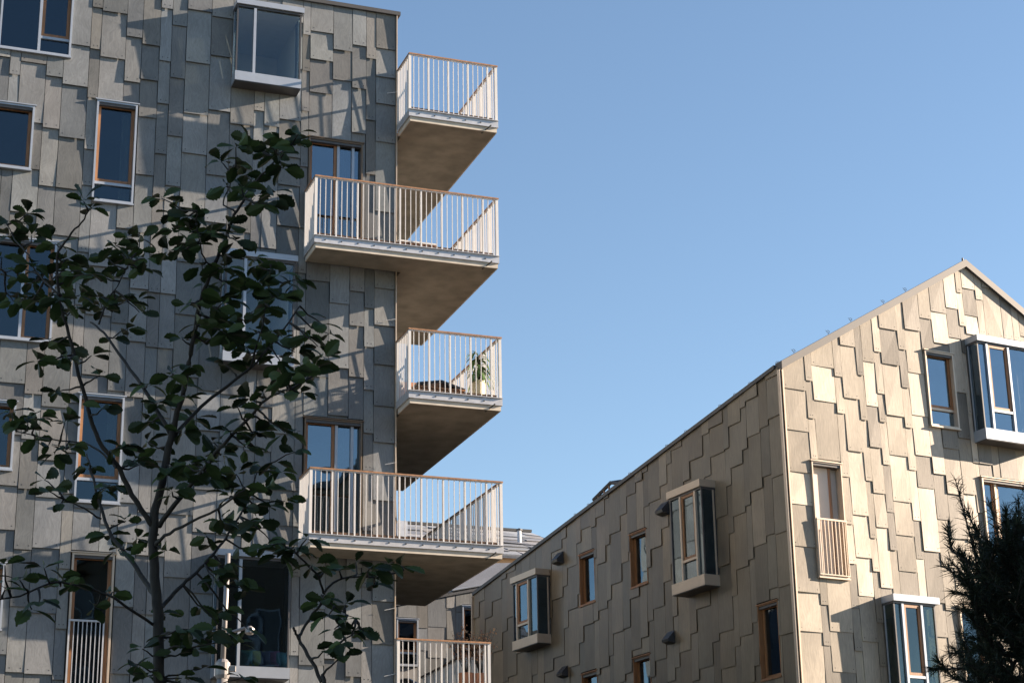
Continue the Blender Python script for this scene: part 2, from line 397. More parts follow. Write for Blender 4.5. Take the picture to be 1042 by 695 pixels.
# ---------------------------------------------------------------- balconies
def balcony(parent, F, zr, u0, u1, vf, vb, left=None, label=None):
    """zr handrail height; left = rail at u0 from the wall; the deck wraps the corner at u = 0"""
    B = empty('balcony', parent=parent)
    if label: B['label'] = label
    zt, zc, zs = zr-1.20, zr-1.33, zr-1.42
    s = MB()
    if vf > .3:
        s.box(F, u0+.05, u1-.04, .09, vf-.06, zs, zc-.002)
        s.box(F, .08, u1-.04, vb, .088, zs+.0015, zc-.002)
    else: s.box(F, .05, u1-.04, vb, vf-.06, zs, zc-.002)
    sl = s.build('slab', 'slab', B)
    e = MB(); lo = u0+.03
    e.box(F, lo, u1-.02, vf-.057, vf-.03, zs-.004, zc-.002)
    e.box(F, u1-.038, u1-.014, vb, vf-.058, zs-.002, zc-.003)
    if left: e.box(F, lo, lo+.018, .09, vf-.06, zs-.002, zc-.003)
    e.build('slab_edge', 'slab_edge', B)
    c = MB()
    c.box(F, u0, u1, vf-.03, vf, zc, zt); c.box(F, u0, u1, vf-.028, vf+.03, zt+.001, zt+.012)
    c.box(F, u1-.03, u1+.0, vb, vf-.031, zc, zt)
    if left: c.box(F, u0, u0+.03, .09, vf-.031, zc, zt)
    c.build('edge_channel', 'galv', B)
    b = MB(); u = u0+.2
    while u < u1-.05: b.box(F, u-.011, u+.011, vf, vf+.01, zc+.05, zc+.072); u += .31
    b.build('bolt', 'bolt', B)
    q = MB(); q.tube([F(u1-.3, vf-.12, zs+.02), F(u1-.3, vf-.12, zs-.015), F(u1-.2, vf+.05, zc-.03), F(u1-.17, vf+.07, zc+.0)], .013, 6); q.build('drain_spout', 'bolt', B)
    d = MB(); u = u0+.05
    while u < u1-.1:
        v0 = vb if u > .06 else .09
        d.box(F, u, u+.088, v0, vf-.035, zt-.01, zt+.072); u += .098
    d.build('decking', 'deck', B)
    h = MB(); st = MB(); r = .03
    h.box(F, u0-.005, u1+.005, vf-.055, vf+.005, zr-.028, zr)
    h.box(F, u1-.055, u1+.005, vb, vf-.056, zr-.028, zr)
    if left: h.box(F, u0-.005, u0+.055, .075, vf-.056, zr-.028, zr)
    h.build('handrail', 'rail_wood', B)
    st.box(F, u0, u1, vf-.045, vf-.005, zr-.042, zr-.03); st.box(F, u0+.02, u1-.02, vf-.04, vf-.01, zt+.013, zt+.022)
    st.box(F, u1-.045, u1-.005, vb, vf-.046, zr-.042, zr-.03); st.box(F, u1-.04, u1-.01, vb, vf-.05, zt+.013, zt+.022)
    if left: st.box(F, u0+.005, u0+.045, .08, vf-.046, zr-.042, zr-.03)
    n = int((u1-u0)/.1); posts = []
    for i in range(1, n):
        u = u0+i*(u1-u0)/n
        if i % 4 == 0: posts.append((u, vf-.04, 'f')); continue
        st.box(F, u-.0055, u+.0055, vf-.037, vf-.015, zt+.012, zr-.042)
    n = int((vf-vb)/.11)
    for i in range(1, n):
        v = vf-i*(vf-vb)/n
        if i % 4 == 0: posts.append((u1-.03, v, 's')); continue
        st.box(F, u1-.037, u1-.015, v-.0055, v+.0055, zt+.012, zr-.042)
    if left:
        n = int(vf/.11)
        for i in range(1, n):
            v = vf-i*(vf-.08)/n; st.box(F, u0+.015, u0+.037, v-.0055, v+.0055, zt+.012, zr-.042)
    st.build('railing_bars', 'white', B)
    posts += [(u0+.02, vf-.035, 'c'), (u1-.03, vf-.035, 'c')]
    if left: posts += [(u0+.025, .11, 'c')]
    elif vf < .3: pass
    for (u, v, k) in posts:
        p = MB(); a, b_ = (.013, .028) if k == 'f' else (.028, .013) if k == 's' else (.026, .026)
        p.box(F, u-a, u+a, v-b_, v+b_, zt+.013, zr-.043); p.build('post', 'white', B)
    return B

# ================================================================ LEFT BUILDING
HL = 18.42+EYE
bl = empty('apartment_tower', (LO.x, LO.y, 0), YAW_A, 'tall flat-roofed apartment building on the left with staggered grey boards and corner balconies', 'apartment building')
def RL(x0, y0, x1, y1, v=.06):       # rectangle on the left facade
    u0, zt = WL.at(x0, y0, v=v); u1, zb = WL.at(x1, y1, v=v); return u0, u1, zb, zt
holesL = []
def hole(r, e=.0): holesL.append((r[0]-e, r[1]+e, r[2]-e-.03, r[3]+e+.05))
zL = lambda x, y: WL.at(x, y, v=.06)[1]
uL = lambda x, y: WL.at(x, y, v=.06)[0]
# large window, top left
u1 = uL(73.5, 30); zb = zL(72, 58.5); u0 = uL(1, 25)
r = (u0-.02, u1, zb, zb+2.05); hole(r)
flush_window(bl, FRONT, *r, edges=[uL(41.5, 25)], cells='FS', zt=zL(56, 38), label='wide window with a timber sash beside a fixed pane, at the top left corner')
# left edge windows (small square timber ones)
for (x, yt, yb, zz) in ((33.5, 108.3, 173.2, 0), (14.5, 409, 478, 0)):
    u1 = uL(x, (yt+yb)/2); r = (u1-.95, u1, zL(x, yb), zL(x, yt)); hole(r)
    flush_window(bl, FRONT, *r, cells='W')
u1 = uL(3.5, 606); r = (u1-.95, u1, zL(3, 640), zL(5, 573)); hole(r); flush_window(bl, FRONT, *r, cells='W')
# narrow windows with lower light
for (x0, yt, x1, yb, xm, ym, lb) in ((96, 101, 138, 207, 115, 186, 'narrow upright window with a timber sash above the young tree'),
                                     (78, 399, 124.5, 512, 100, 487, 'narrow upright window half hidden behind the branches')):
    u0 = uL(x0, (yt+yb)/2); u1 = uL(x1, (yt+yb)/2)
    r = (u0, u1, zL((x0+x1)/2, yb-1), zL((x0+x1)/2, yt+3)); hole(r); flush_window(bl, FRONT, *r, cells='S', zt=zL(xm, ym), label=lb, curtain=.28)
# window behind crown, at the left edge
u1 = uL(55, 300); u0 = uL(-6, 290); zb = zL(50, 348); r = (u0-.5, u1, zb, zL(57, 247)); hole(r)
flush_window(bl, FRONT, *r, edges=[uL(23, 297)], cells='FW', label='two-part window behind the leaves at the left edge')
# french window with rail, bottom left
u0 = uL(70, 625); u1 = uL(114, 625); zt = zL(95, 563); r = (u0, u1, zt-2.35, zt); hole(r)
w = flush_window(bl, FRONT, *r, cells='W', label='tall french window behind a barred guard rail, low on the left', frame='alu_warm')
g = MB(); zr = zL(94, 631)
g.box(FRONT, u0+.0, u1-.12, .06, .10, zr-.03, zr); g.box(FRONT, u0+.0, u0+.025, .065, .09, zt-2.3, zr-.03); g.box(FRONT, u1-.145, u1-.12, .065, .09, zt-2.3, zr-.03)
for i in range(1, 8):
    u = u0+.02+(u1-.14-u0)*i/8; g.box(FRONT, u-.007, u+.007, .07, .09, zt-2.3, zr-.03)
g.build('guard_rail', 'galv', w)
# bays
def bay_px(front_l, front_r, top_y, bot_y, label, mull, p=.34, **k):
    u0 = WL.at(front_l[0], front_l[1], v=p)[0]; u1 = WL.at(front_r[0], front_r[1], v=p)[0]
    xm = (front_l[0]+front_r[0])/2
    z1 = WL.at(xm, top_y, v=p)[1]; z0 = WL.at(xm, bot_y, v=p)[1]
    e = [WL.at(m, (top_y+bot_y)/2, v=p)[0] for m in mull]
    holesL.append((u0+.0, u1-.0, z0+.05, z1-.05))
    return bay_window(bl, FRONT, u0, u1, z0, z1, p, e, 'F'*(len(e)+1), None, label, **k), (u0, u1, z0, z1)
bay_px((240, 40), (307, 45), 4, 87, 'projecting glass bay window near the roof', [258.8], glass='glass_clear', sill_h=.2)
bay_px((228, 310), (300, 320), 257, 371, 'projecting glass bay window behind the crown of the young tree', [248.5], glass='glass_clear', sill_h=.2)
b3, b3r = bay_px((219.5, 625), (295.5, 630), 560.5, 690, 'projecting glass bay window at the foot of the picture, coloured cushions inside', [243.5], rm='interior_dark', sill_h=.2)
# french windows onto the corner balconies
for (x0, yt, x1, xa, xb, lb, zdown) in ((314, 139.5, 369, 341.5, 348.5, 'glazed balcony door with timber and pale frames, upper corner balcony', 2.25),
                                 (309.5, 423.5, 368.5, 339.5, 346.5, 'glazed balcony door with timber and pale frames, lower corner balcony', 2.2)):
    u0 = uL(x0, yt+30); u1 = uL(x1, yt+30); zt = zL((x0+x1)/2, yt+3.5); r = (u0, u1, zt-zdown, zt); hole(r)
    flush_window(bl, FRONT, *r, edges=[uL((xa+xb)/2, yt+40), u1-.17], cells='WFF', label=lb, frame='bronze', mframe='alu', t=.028, rm='interior_dark', glass='glass_sky', curtain=.3)
# cladding
baseL = make_cols(-13.5, 0, HL, 0.3, .22, 11)
JL = [None, (382.8, 38.9), (373.1, 38.9), (358.7, 38.9), (339.3, 38.9), (316, 38.9), (307, 97), (284.5, 112.7), (269, 112.7), (258.5, 112.7), (234.4, 112.7), (212.6, 97), (187.4, 97), (172.2, 97), (160.2, 97), (142, 97)]
ML = [(392, 50, 0), (392, 78.8, 0), (392, 106.4, 0), (392, 145, 0), (392, 216, 0), (378, 60, 1), (378, 122.6, 1), (378, 178, 1), (366, 46.6, 2), (366, 90.5, 2), (366, 136, 2),
      (349, 51.8, 3), (349, 82.2, 3), (327, 32.8, 4), (327, 61.5, 4), (327, 95, 4), (311, 35.6, 5), (311, 72.5, 5), (311, 113.3, 5), (311, 170, 5), (295, 122.4, 6), (295, 160, 6),
      (276, 129, 7), (276, 161, 7), (263, 112.7, 8), (263, 150, 8), (246, 127.4, 9), (246, 171, 9), (223, 57.5, 10), (223, 17.5, 10), (223, 113, 10), (223, 179, 10),
      (200, 64, 11), (200, 116.6, 11), (200, 157, 11), (180, 26, 12), (180, 79.6, 12), (180, 139, 12), (180, 190, 12), (166, 62, 13), (166, 105.7, 13), (166, 157, 13), (166, 204, 13),
      (151, 45.8, 14), (151, 81.6, 14), (151, 119.7, 14), (151, 178.7, 14)]
# lower, by the corner, from the strip between the balconies
ML += [(392, 271, 0), (392, 294, 0), (392, 331.5, 0), (392, 371.5, 0), (392, 413.5, 0), (378, 255, 1), (378, 314, 1), (378, 353.5, 1), (378, 397, 1), (378, 441, 1), (366, 297, 2), (366, 332, 2), (366, 384, 2),
       (347, 309, 3), (347, 374.5, 3), (324, 286, 4), (324, 383.5, 4)]
ML = [(x, y, i, None) for (x, y, i) in ML]
tr = traced(baseL, JL, ML, WL, 0)
tr[0] = (tr[0][0], -.012, tr[0][2], tr[0][3])
colsL = merge_cols(tr, baseL)
cladding(bl, FRONT, colsL, holesL, 'panel_a', lambda u: HL-.02)
# backing walls, side and rear walls, roof, coping, corner profile
def backing(parent, F, u0, u1, z0, z1, holes, v0=-.12, v1=.0, name='wall', mat='backing'):
    mb = MB(); rs = [(u0, u1, z0, z1)]
    for h in holes: rs = subtract(rs, h)
    for (a, b, c, d) in rs: mb.box(F, a, b, v0, v1, c, d)
    return mb.build(name, mat, parent)
backing(bl, FRONT, -13.6, -.03, 0, HL-.03, [(h[0]+.012, h[1]-.012, h[2]+.04, h[3]-.06) for h in holesL])
DL = 13.0
c = cladding(bl, SIDE, make_cols(.02, DL, HL, .3, .25, 5), [], 'panel_a', lambda u: HL-.02, screws=False); 
mb = MB(); mb.box(FRONT, -13.6, -.05, -DL, -.2, .0, HL-.25); mb2 = MB()
mb = MB()
mb.box(FRONT, -.15, -.004, -DL, -.125, 0, HL-.03); mb.box(FRONT, -13.6, -13.5, -DL, -.125, 0, HL-.03); mb.box(FRONT, -13.5, -.155, -DL, -DL+.1, 0, HL-.03)
mb.build('side_wall', 'backing', bl)
mb = MB(); mb.box(FRONT, -13.48, -.16, -DL+.11, -.125, HL-.35, HL-.15); mb.build('roof', 'roof', bl)
mb = MB(); mb.box(FRONT, -13.66, .07, -.3, .085, HL-.03, HL+.05); mb.box(FRONT, -.2, .07, -DL, -.302, HL-.03, HL+.05); mb.build('coping', 'coping', bl)
mb = MB(); mb.box(FRONT, -.008, .012, .0, .075, 0, HL-.032); mb.box(FRONT, -.008, .022, -.02, -.002, 0, HL-.032); mb.build('corner_profile', 'alu_warm', bl)
# balconies
RZ = [17.177, 14.376, 11.581, 8.82, 6.03]
zr = [z+EYE for z in RZ]
balcony(bl, FRONT, zr[0], .0, 1.80, .88, -5.2, left=True, label='topmost side balcony beside the building corner')
balcony(bl, FRONT, zr[1], -1.80, 1.78, .88, -3.9, left=True, label='upper balcony that wraps round the building corner')
balcony(bl, FRONT, zr[2], .0, 1.80, .88, -5.3, left=True, label='side balcony with the potted palm, beside the building corner')
balcony(bl, FRONT, zr[3], -1.80, 1.78, .88, -3.7, left=True, label='lower balcony that wraps round the building corner')
balcony(bl, FRONT, zr[4], .03, 1.78, .13, -3.9, label='lowest balcony, with the reddish shrub, at the bottom of the picture')
# conduits that end at the corner
for y in (95, 326, 472, 620, 687):
    z = zL(395, y); mb = MB()
    mb.tube([FRONT(-.2, .085, z-.02), FRONT(.0, .10, z+.03)], .006, 6)
    mb.build('cable_tie', 'white', bl)

# ================================================================ RIGHT GABLED BUILDING
br = empty('gabled_house', (GO.x, GO.y, 0), YAW_B, 'gabled building on the right with sunlit pale board front and shaded brown flank', 'apartment building')
ZE, ZA, UA = 11.58+EYE, 14.5+EYE, 4.9
ZEB = 9.56+EYE; LW = 13.42
def topG(u): return ZE+(ZA-ZE)*u/UA if u < UA else ZA-(ZA-ZE)*(u-UA)/UA
def topW(u): return ZE+(ZEB-ZE)*u/LW
uG = lambda x, y, v=.06: WG.at(x, y, v=v)[0]
zG = lambda x, y, v=.06: WG.at(x, y, v=v)[1]
uW = lambda x, y, v=.06: WW.at(x, y, v=-v)[0]
zW = lambda x, y, v=.06: WW.at(x, y, v=-v)[1]
hG, hW = [], []
def flushG(F, wu, wz, xl, yl, xr, yr, zt_px, zb_px, hl, **k):
    u0, u1 = sorted((wu(xl, yl), wu(xr, yr))); z1 = wz(*zt_px); z0 = wz(*zb_px)
    hl.append((u0, u1, z0-.03, z1+.05)); return flush_window(br, F, u0, u1, z0, z1, **k), (u0, u1, z0, z1)
# gable front
flushG(FRONT, uG, zG, 944, 394, 973, 398, (956, 358.6), (961, 434.5), hG, cells='S', zt=zG(958, 415.5), frame='alu_warm', glass='glass_sky', label='narrow window in the gable, left of the large bay')
u0 = uG(1002, 520); z1 = zG(1015, 487.5); hG.append((u0, u0+1.75, z1-2.15, z1+.05))
flush_window(br, FRONT, u0, u0+1.75, z1-2.1, z1, edges=[uG(1019.5, 540)], cells='SS', zt=zG(1012, 562), frame='alu_warm', glass='glass_sky', label='wide window behind the top of the pine')
u0 = uG(979, 650); z1 = zG(985, 617); hG.append((u0, u0+.62, z1-2.1, z1+.05))
flush_window(br, FRONT, u0, u0+.62, z1-2.05, z1, cells='W', frame='alu_warm', label='narrow window low behind the pine')
u0 = uG(829.5, 528); u1 = uG(860, 530); z1 = zG(840, 470.5); z0 = zG(849, 587.5); hG.append((u0, u1, z0-.03, z1+.05))
w = flush_window(br, FRONT, u0, u1, z0, z1, cells='N', frame='alu_warm', t=.025, label='tall opening with a grey blind behind a barred guard rail')
um = u0+(u1-u0)*.66
bx('shutter_panel', 'blind', w, FRONT, u0+.025, um, -.09, -.07, z0+.03, z1-.08)
bx('timber_edge', 'wood', w, FRONT, um+.002, um+.05, -.11, -.05, z0+.03, z1-.08)
bx('reveal_panel', 'interior', w, FRONT, um+.052, u1-.027, -.118, -.11, z0+.03, z1-.08)
g = MB(); zrl = zG(845, 528.5)
g.box(FRONT, u0+.0, u1, .085, .115, zrl-.035, zrl); g.box(FRONT, u0, u1, .085, .11, z0+.03, z0+.05)
for i in range(0, 9):
    u = u0+.015+(u1-.03-u0)*i/8; g.box(FRONT, u-.008, u+.008, .088, .11, z0+.05, zrl-.035)
g.build('guard_rail', 'alu_warm', w)
P = .36
u0 = WG.at(997.5, 390, v=P)[0]; z1 = WG.at(1010, 343.5, v=P)[1]; z0 = WG.at(1015, 448.5, v=P)[1]
hG.append((u0, u0+1.62, z0+.05, z1-.05))
bay_window(br, FRONT, u0, u0+1.62, z0, z1, P, [WG.at(1008, 400, v=P)[0]+.0, WG.at(1029.5, 400, v=P)[0]], 'FSF', WG.at(1020, 419, v=P)[1], 'large bay window with bright metal cap and sill, high in the gable', glass='glass_sky', sill_h=.24, cap_h=.13, frame='alu', curtain=[(u0+1.15, u0+1.55)])
u0 = WG.at(911.5, 650, v=P)[0]; u1 = WG.at(955, 655, v=P)[0]; z1 = WG.at(934, 606.5, v=P)[1]
hG.append((u0, u1, z1-2.2, z1-.05))
bay_window(br, FRONT, u0, u1, z1-2.25, z1, P, [WG.at(920.5, 650, v=P)[0], WG.at(940, 653, v=P)[0]], 'FSF', WG.at(938, 689, v=P)[1], 'bay window with greenish side panes, low in the gable', glass='glass_green', cap_h=.13, cap_over=.08)
# long side
def bayW(xf, yf, xb, yb, top, bot, mull, zt, lb, **k):
    p = .36
    ua = uW(xf, yf, p); ub = uW(xb, yb, p); u0, u1 = min(ua, ub), max(ua, ub)
    z1 = zW(*top, p+.04); z0 = zW(*bot, p+.02); hW.append((u0, u1, z0+.05, z1-.05))
    e = sorted(uW(m, y, p) for m, y in mull)
    return bay_window(br, FLANK, u0, u1, z0, z1, p, e, 'FSF', zW(*zt, p), lb, cap='alu_warm', frame='alu_warm', **k)  # pale warm metal: bounced light on the caps is put into the colour
bayW(522, 630, 547.3, 620, (521, 587.5), (523, 662), [(526.5, 620), (538.2, 615)], (532, 635), 'far bay window on the shaded long side', curtain=None, cap_h=.14, sill_h=.22)
bayW(682.5, 545, 715.5, 535, (681, 500), (684, 606.5), [(694, 545), (709, 540)], (701, 570), 'near bay window on the shaded long side', cap_h=.15, sill_h=.23)
def winW(xl, yl, xr, yr, top, bot, **k):
    u0, u1 = sorted((uW(xl, yl), uW(xr, yr))); z1 = zW(*top); z0 = zW(*bot)
    hW.append((u0, u1, z0-.03, z1+.05)); flush_window(br, FLANK, u0, u1, z0, z1, cells='W', frame='alu_warm' if 0 else 'wood', vf=.03, rec=-.09, t=.02, **k)
winW(588.5, 590, 604, 585, (595, 562.5), (598, 613.5), curtain=True, label='small timber window with a pale curtain')
winW(640, 570, 657, 565, (648, 541), (650, 595), label='small timber window with a blue reflection')
winW(771, 650, 791.5, 645, (779, 613.5), (785, 689), label='tall timber window nearest the corner')
winW(643, 680, 660.5, 675, (651, 667.5), (651, 722), label='small timber window at the bottom edge, under the near bay')
winW(590.5, 690, 606.5, 686, (598, 684), (598, 735), label='small timber window at the bottom edge, under the vent')
# cladding: surveyed columns of the gable
JG = [None, (819.5, 381.6), (827.7, 396), (850.4, 396), (858.3, 396), (873.9, 396), (880.6, 396), (888, 338.8), (895.6, 343.2), (913.2, 338.8), (920.4, 333), (936.9, 336), (947.7, 321.6), (964.2, 328.8), (975.2, 314), (979.6, 299.4), (993.6, 306.7), (1000.9, 308.2), (1019.3, 321.4), (1030.3, 328.7), (1037.6, 334.6)]
W_, C_, B_, G_ = (1.8, 1.77, 1.78), (1.18, 1.17, 1.15), (.90, .89, .87), (.60, .60, .61)  # board tones, with the sun's glint on tilted boards painted in
def A(tile, s, X, Y, col, tone): return (tile[0]+X/s, tile[1]+Y/s, col, tone)
tA, tB, tC, tD, tE, tF, tG, tH = (790, 360), (790, 450), (790, 540), (790, 610), (870, 300), (870, 390), (870, 480), (940, 270)
s6, s8, sh = 6.95, 8.18, 6.81
MG = [A(tA, s6, 125, 248, 0, B_), A(tA, s6, 145, 540, 0, B_), A(tB, s6, 160, 209, 0, B_), A(tB, s6, 180, 438, 0, W_), A(tC, s6, 190, 109, 0, B_), A(tC, s6, 220, 433, 0, B_), A(tD, s8, 280, 264, 0, C_),
      A(tA, s6, 222, 188, 1, B_), A(tA, s6, 248, 455, 1, B_), A(tB, s6, 268, 118, 1, C_), A(tC, s6, 335, 521, 1, B_), A(tD, s8, 415, 379, 1, G_),
      A(tA, s6, 330, 90, 2, C_), A(tA, s6, 348, 336, 2, W_), A(tB, s6, 370, 122, 2, B_), A(tD, s8, 515, 264, 2, C_), A(tD, s8, 540, 600, 2, B_),
      A(tA, s6, 443, 160, 3, B_), A(tA, s6, 458, 420, 3, C_), A(tB, s6, 495, 242, 3, C_), A(tB, s6, 518, 577, 3, C_), A(tC, s6, 540, 232, 3, W_), A(tC, s6, 562, 549, 3, G_), A(tD, s8, 690, 426, 3, B_),
      A(tA, s6, 530, 315, 4, C_), A(tA, s6, 555, 688, 4, C_), A(tB, s6, 595, 514, 4, W_), A(tC, s6, 617, 188, 4, W_), A(tC, s6, 640, 461, 4, W_), A(tD, s8, 765, 347, 4, B_),
      A(tA, s6, 598, 151, 5, G_), A(tA, s6, 622, 467, 5, B_), A(tB, s6, 655, 271, 5, C_), A(tG, s6, 100, 65, 5, C_), A(tG, s6, 132, 468, 5, B_),
      A(tA, s6, 650, 56, 6, B_), A(tE, s6, 97, 472, 6, B_), A(tF, s6, 127, 160, 6, W_), A(tF, s6, 148, 452, 6, G_), A(tG, s6, 168, 150, 6, C_), A(tG, s6, 190, 392, 6, C_),
      A(tE, s6, 160, 402, 7, W_), A(tF, s6, 182, 72, 7, B_), A(tF, s6, 200, 273, 7, B_), A(tF, s6, 222, 574, 7, C_), A(tG, s6, 245, 283, 7, G_), A(tG, s6, 265, 552, 7, G_),
      A(tE, s6, 235, 242, 8, B_), A(tE, s6, 255, 492, 8, G_), A(tF, s6, 288, 229, 8, C_), A(tF, s6, 310, 510, 8, C_), A(tG, s6, 338, 210, 8, W_), A(tG, s6, 355, 449, 8, C_),
      A(tE, s6, 335, 386, 9, C_), A(tE, s6, 355, 655, 9, G_), A(tF, s6, 380, 313, 9, C_), A(tF, s6, 408, 612, 9, C_), A(tG, s6, 440, 343, 9, W_), A(tG, s6, 455, 613, 9, G_),
      A(tE, s6, 405, 248, 10, G_), A(tE, s6, 432, 552, 10, C_), A(tF, s6, 460, 228, 10, W_), A(tF, s6, 490, 512, 10, W_), A(tG, s6, 505, 113, 10, G_), A(tG, s6, 545, 562, 10, W_),
      A(tE, s6, 498, 166, 11, C_), A(tE, s6, 520, 420, 11, G_), A(tF, s6, 570, 300, 11, B_), A(tF, s6, 602, 642, 11, W_), A(tG, s6, 628, 337, 11, G_), 
      A(tH, sh, 108, 325, 12, G_), A(tH, sh, 118, 540, 12, W_), A(tF, s6, 660, 458, 12, G_),
      A(tH, sh, 200, 297, 13, W_), A(tH, sh, 235, 505, 13, G_), A(tH, sh, 240, 187, 14, C_), A(tH, sh, 270, 418, 14, W_), A(tH, sh, 310, 162, 15, C_), A(tH, sh, 330, 348, 15, G_), A(tH, sh, 345, 480, 15, W_),
      A(tH, sh, 385, 236, 16, C_), A(tH, sh, 410, 480, 16, B_), A(tH, sh, 490, 500, 17, C_), A(tH, sh, 590, 510, 18, G_), A(tH, sh, 650, 520, 19, C_)]
baseG = make_cols(0, 9.8, ZA+.5, 0.3, .3, 21)
gt = [W_, C_, B_, G_, G_, B_, B_]
baseG = [(a, b, zs, [random.choice(gt) for _ in zs]) for (a, b, zs, t) in baseG]
trG = traced(baseG, JG, MG, WG, 0)
trG[0] = (.014, trG[0][1], trG[0][2], trG[0][3])
def fix(t):
    a, b, zs, tn = t; tn = list(tn)+[None]*(len(zs)-len(tn)); return (a, b, zs, [x or random.choice(gt) for x in tn])
colsG = merge_cols([fix(t) for t in trG], baseG)
def jit(c):
    a, b, zs, tn = c; return (a, b, zs, [tuple(q*random.uniform(.96, 1.04) for q in (t[0],)*1)*1+(t[1]*random.uniform(.97, 1.03), t[2]) if t else None for t in tn])
colsG = [(a, b, zs, [((lambda m: (t[0]*m, t[1]*m, t[2]*m))(random.uniform(.94, 1.06)) if t else None) for t in tn]) for (a, b, zs, tn) in colsG]
cladding(br, FRONT, colsG, hG, 'panel_b', lambda u: topG(u)-.1, brk=UA, twist=.03, prot=.036)
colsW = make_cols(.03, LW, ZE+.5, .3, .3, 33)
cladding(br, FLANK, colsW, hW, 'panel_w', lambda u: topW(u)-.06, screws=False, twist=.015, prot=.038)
def backing2(F, u0, u1, z0, topf, holes, brk=None):
    mb = MB(); rs = [(u0, u1, z0, 20)] if not brk else [(u0, brk, z0, 20), (brk, u1, z0, 20)]
    for h in holes: rs = subtract(rs, (h[0]+.012, h[1]-.012, h[2]+.04, h[3]-.06))
    for (a, b, c, d) in rs:
        pl = clip_top([(a, c), (b, c), (b, d), (a, d)], topf)
        if len(pl) > 2: mb.prism(F, pl, lambda u, z: 0, lambda u, z: -.12)
    return mb.build('wall', 'backing', br)
backing2(FRONT, .14, 9.8, 0, lambda u: topG(u)-.11, hG, UA)
backing2(FLANK, .0, LW-.01, 0, lambda u: topW(u)-.07, hW)
mb = MB()
# rear and right walls
mb.box(FRONT, 9.68, 9.8, -LW, -.125, 0, ZEB-.3)
mb.prism(lambda u, v, z: (u, LW+v, z), [(.13, 0), (9.67, 0), (9.67, ZEB-.2), (4.9, 11.2+EYE), (.13, ZEB-.2)], lambda u, z: 0, lambda u, z: -.12)
mb.build('rear_wall', 'backing', br)
# roof planes
RB = 11.35+EYE
mb = MB()
mb.solid((0.02, .02, ZE-.05), (UA, .02, ZA-.05), (UA, LW, RB), (0.02, LW, ZEB-.05), (0, 0, -.06))
mb.solid((UA, .02, ZA-.05), (9.8, .02, ZE-.05), (9.8, LW, ZEB-.05), (UA, LW, RB), (0, 0, -.06))
mb.build('roof', 'roof', br)
mb = MB(); t = .15
def cop(p, q, w0, w1, h):   # folded coping along an edge, local coordinates
    p, q = Vector(p), Vector(q); d = q-p; n = Vector((0, 0, 1))
    s = Vector((d.y, -d.x, 0)).normalized()
    mb.solid(p+s*w0, q+s*w0, q+s*w1, p+s*w1, (0, 0, -h))
cop((-.03, 0, ZE+.03), (UA, 0, ZA+.04), -.12, .1, .16); cop((UA, 0, ZA+.04), (9.9, 0, ZE+.0), -.12, .1, .16)
mb.build('gable_coping', 'coping', br)
mb = MB(); cop((0, LW, ZEB+.0), (0, .12, ZE+.0), -.12, .07, .08)
mb.build('eaves_coping', 'coping', br)
mb = MB(); mb.box(FRONT, -.02, .012, .06, .075, 0, ZE-.14); mb.box(FRONT, -.075, -.055, -.02, .06, 0, ZE-.14); mb.build('corner_profile', 'alu_warm', br)
mb = MB(); mb.box(FLANK, LW-.01, LW+.03, -.1, .08, 0, ZEB-.09); mb.build('end_profile', 'alu_warm', br)
# hoods of the vents on the long side
for (x, y, sc) in ((672.5, 517, 1.0), (678.5, 648, .9), (566, 567.5, 1.0), (570.5, 683, .9)):
    u, z = uW(x, y, .15), zW(x, y, .15); mb = MB(); sc *= .85; w = .17*sc
    P = [(u-w, .04, z+.17*sc), (u+w, .04, z+.17*sc), (u+w, .26*sc, z-.06*sc), (u-w, .26*sc, z-.06*sc), (u-w, .04, z-.17*sc), (u+w, .04, z-.17*sc), (u+w, .24*sc, z-.13*sc), (u-w, .24*sc, z-.13*sc)]
    mb.add([FLANK(*q) for q in P], [(0, 1, 2, 3), (3, 2, 6, 7), (7, 6, 5, 4), (0, 3, 7, 4), (1, 5, 6, 2), (0, 4, 5, 1)])
    mb.build('vent_hood', 'hood', br)
# snow clips: small wire loops along the eaves and the verge
def clip_mesh(p, d):
    mb = MB(); p = Vector(p)
    mb.tube([p+Vector((0, 0, -.03)), p+Vector((0, 0, .04))], .006, 5)
    mb.tube([p+d*.035*cos(a)+Vector((0, 0, .06+.025*sin(a))) for a in [i*pi/4 for i in range(9)]], .006, 5)
    mb.tube([p+Vector((0, 0, .03)), p-d*.06+Vector((0, 0, .08))], .004, 5)
    mb.build('roof_clip', 'galv', br)
for (x, y) in ((583.7, 524), (597, 513), (639, 481), (676.6, 453), (696, 438), (730.7, 412), (746, 401), (761, 388.6), (789, 368)):
    u = WW.at(x, y)[0]; clip_mesh((0.03, u, topW(u)+.03), Vector((0, 1, 0)))
for (x, y) in ((810, 354), (845, 336), (868, 324), (901, 306), (923.5, 294)):
    u = WG.at(x, y)[0]; clip_mesh((u, .08, topG(u)+.05), Vector((1, 0, 0)))
mb = MB(); mb.tube([(UA, 0, ZA+.03), (UA, 0, ZA+.1)], .02, 6); mb.build('ridge_cap', 'coping', br)
# roof window propped open
rw = empty('roof_window', parent=br)
q = [WW.at(x, y, v=.7) for (x, y) in ((604, 508.5), (621.5, 491), (631, 492.2))]
mb = MB(); pts = [Vector((.7, a, b)) for a, b in q]
mb.tube([pts[0], pts[1]], .045, 6); mb.tube([pts[1], pts[2]], .045, 6)
back = [p+Vector((.5, 0, .12)) for p in pts]
mb.tube([back[0], back[1]], .045, 6); mb.tube([pts[0], back[0]], .04, 6); mb.tube([pts[1], back[1]], .04, 6)
mb.build('frame', 'coping', rw)
mb = MB(); 
for f in (.28, .62, .9):
    p = pts[0].lerp(pts[1], f); mb.tube([p, p+Vector((0, 0, -.5))], .022, 6)
mb.build('strut', 'rail_wood', rw)

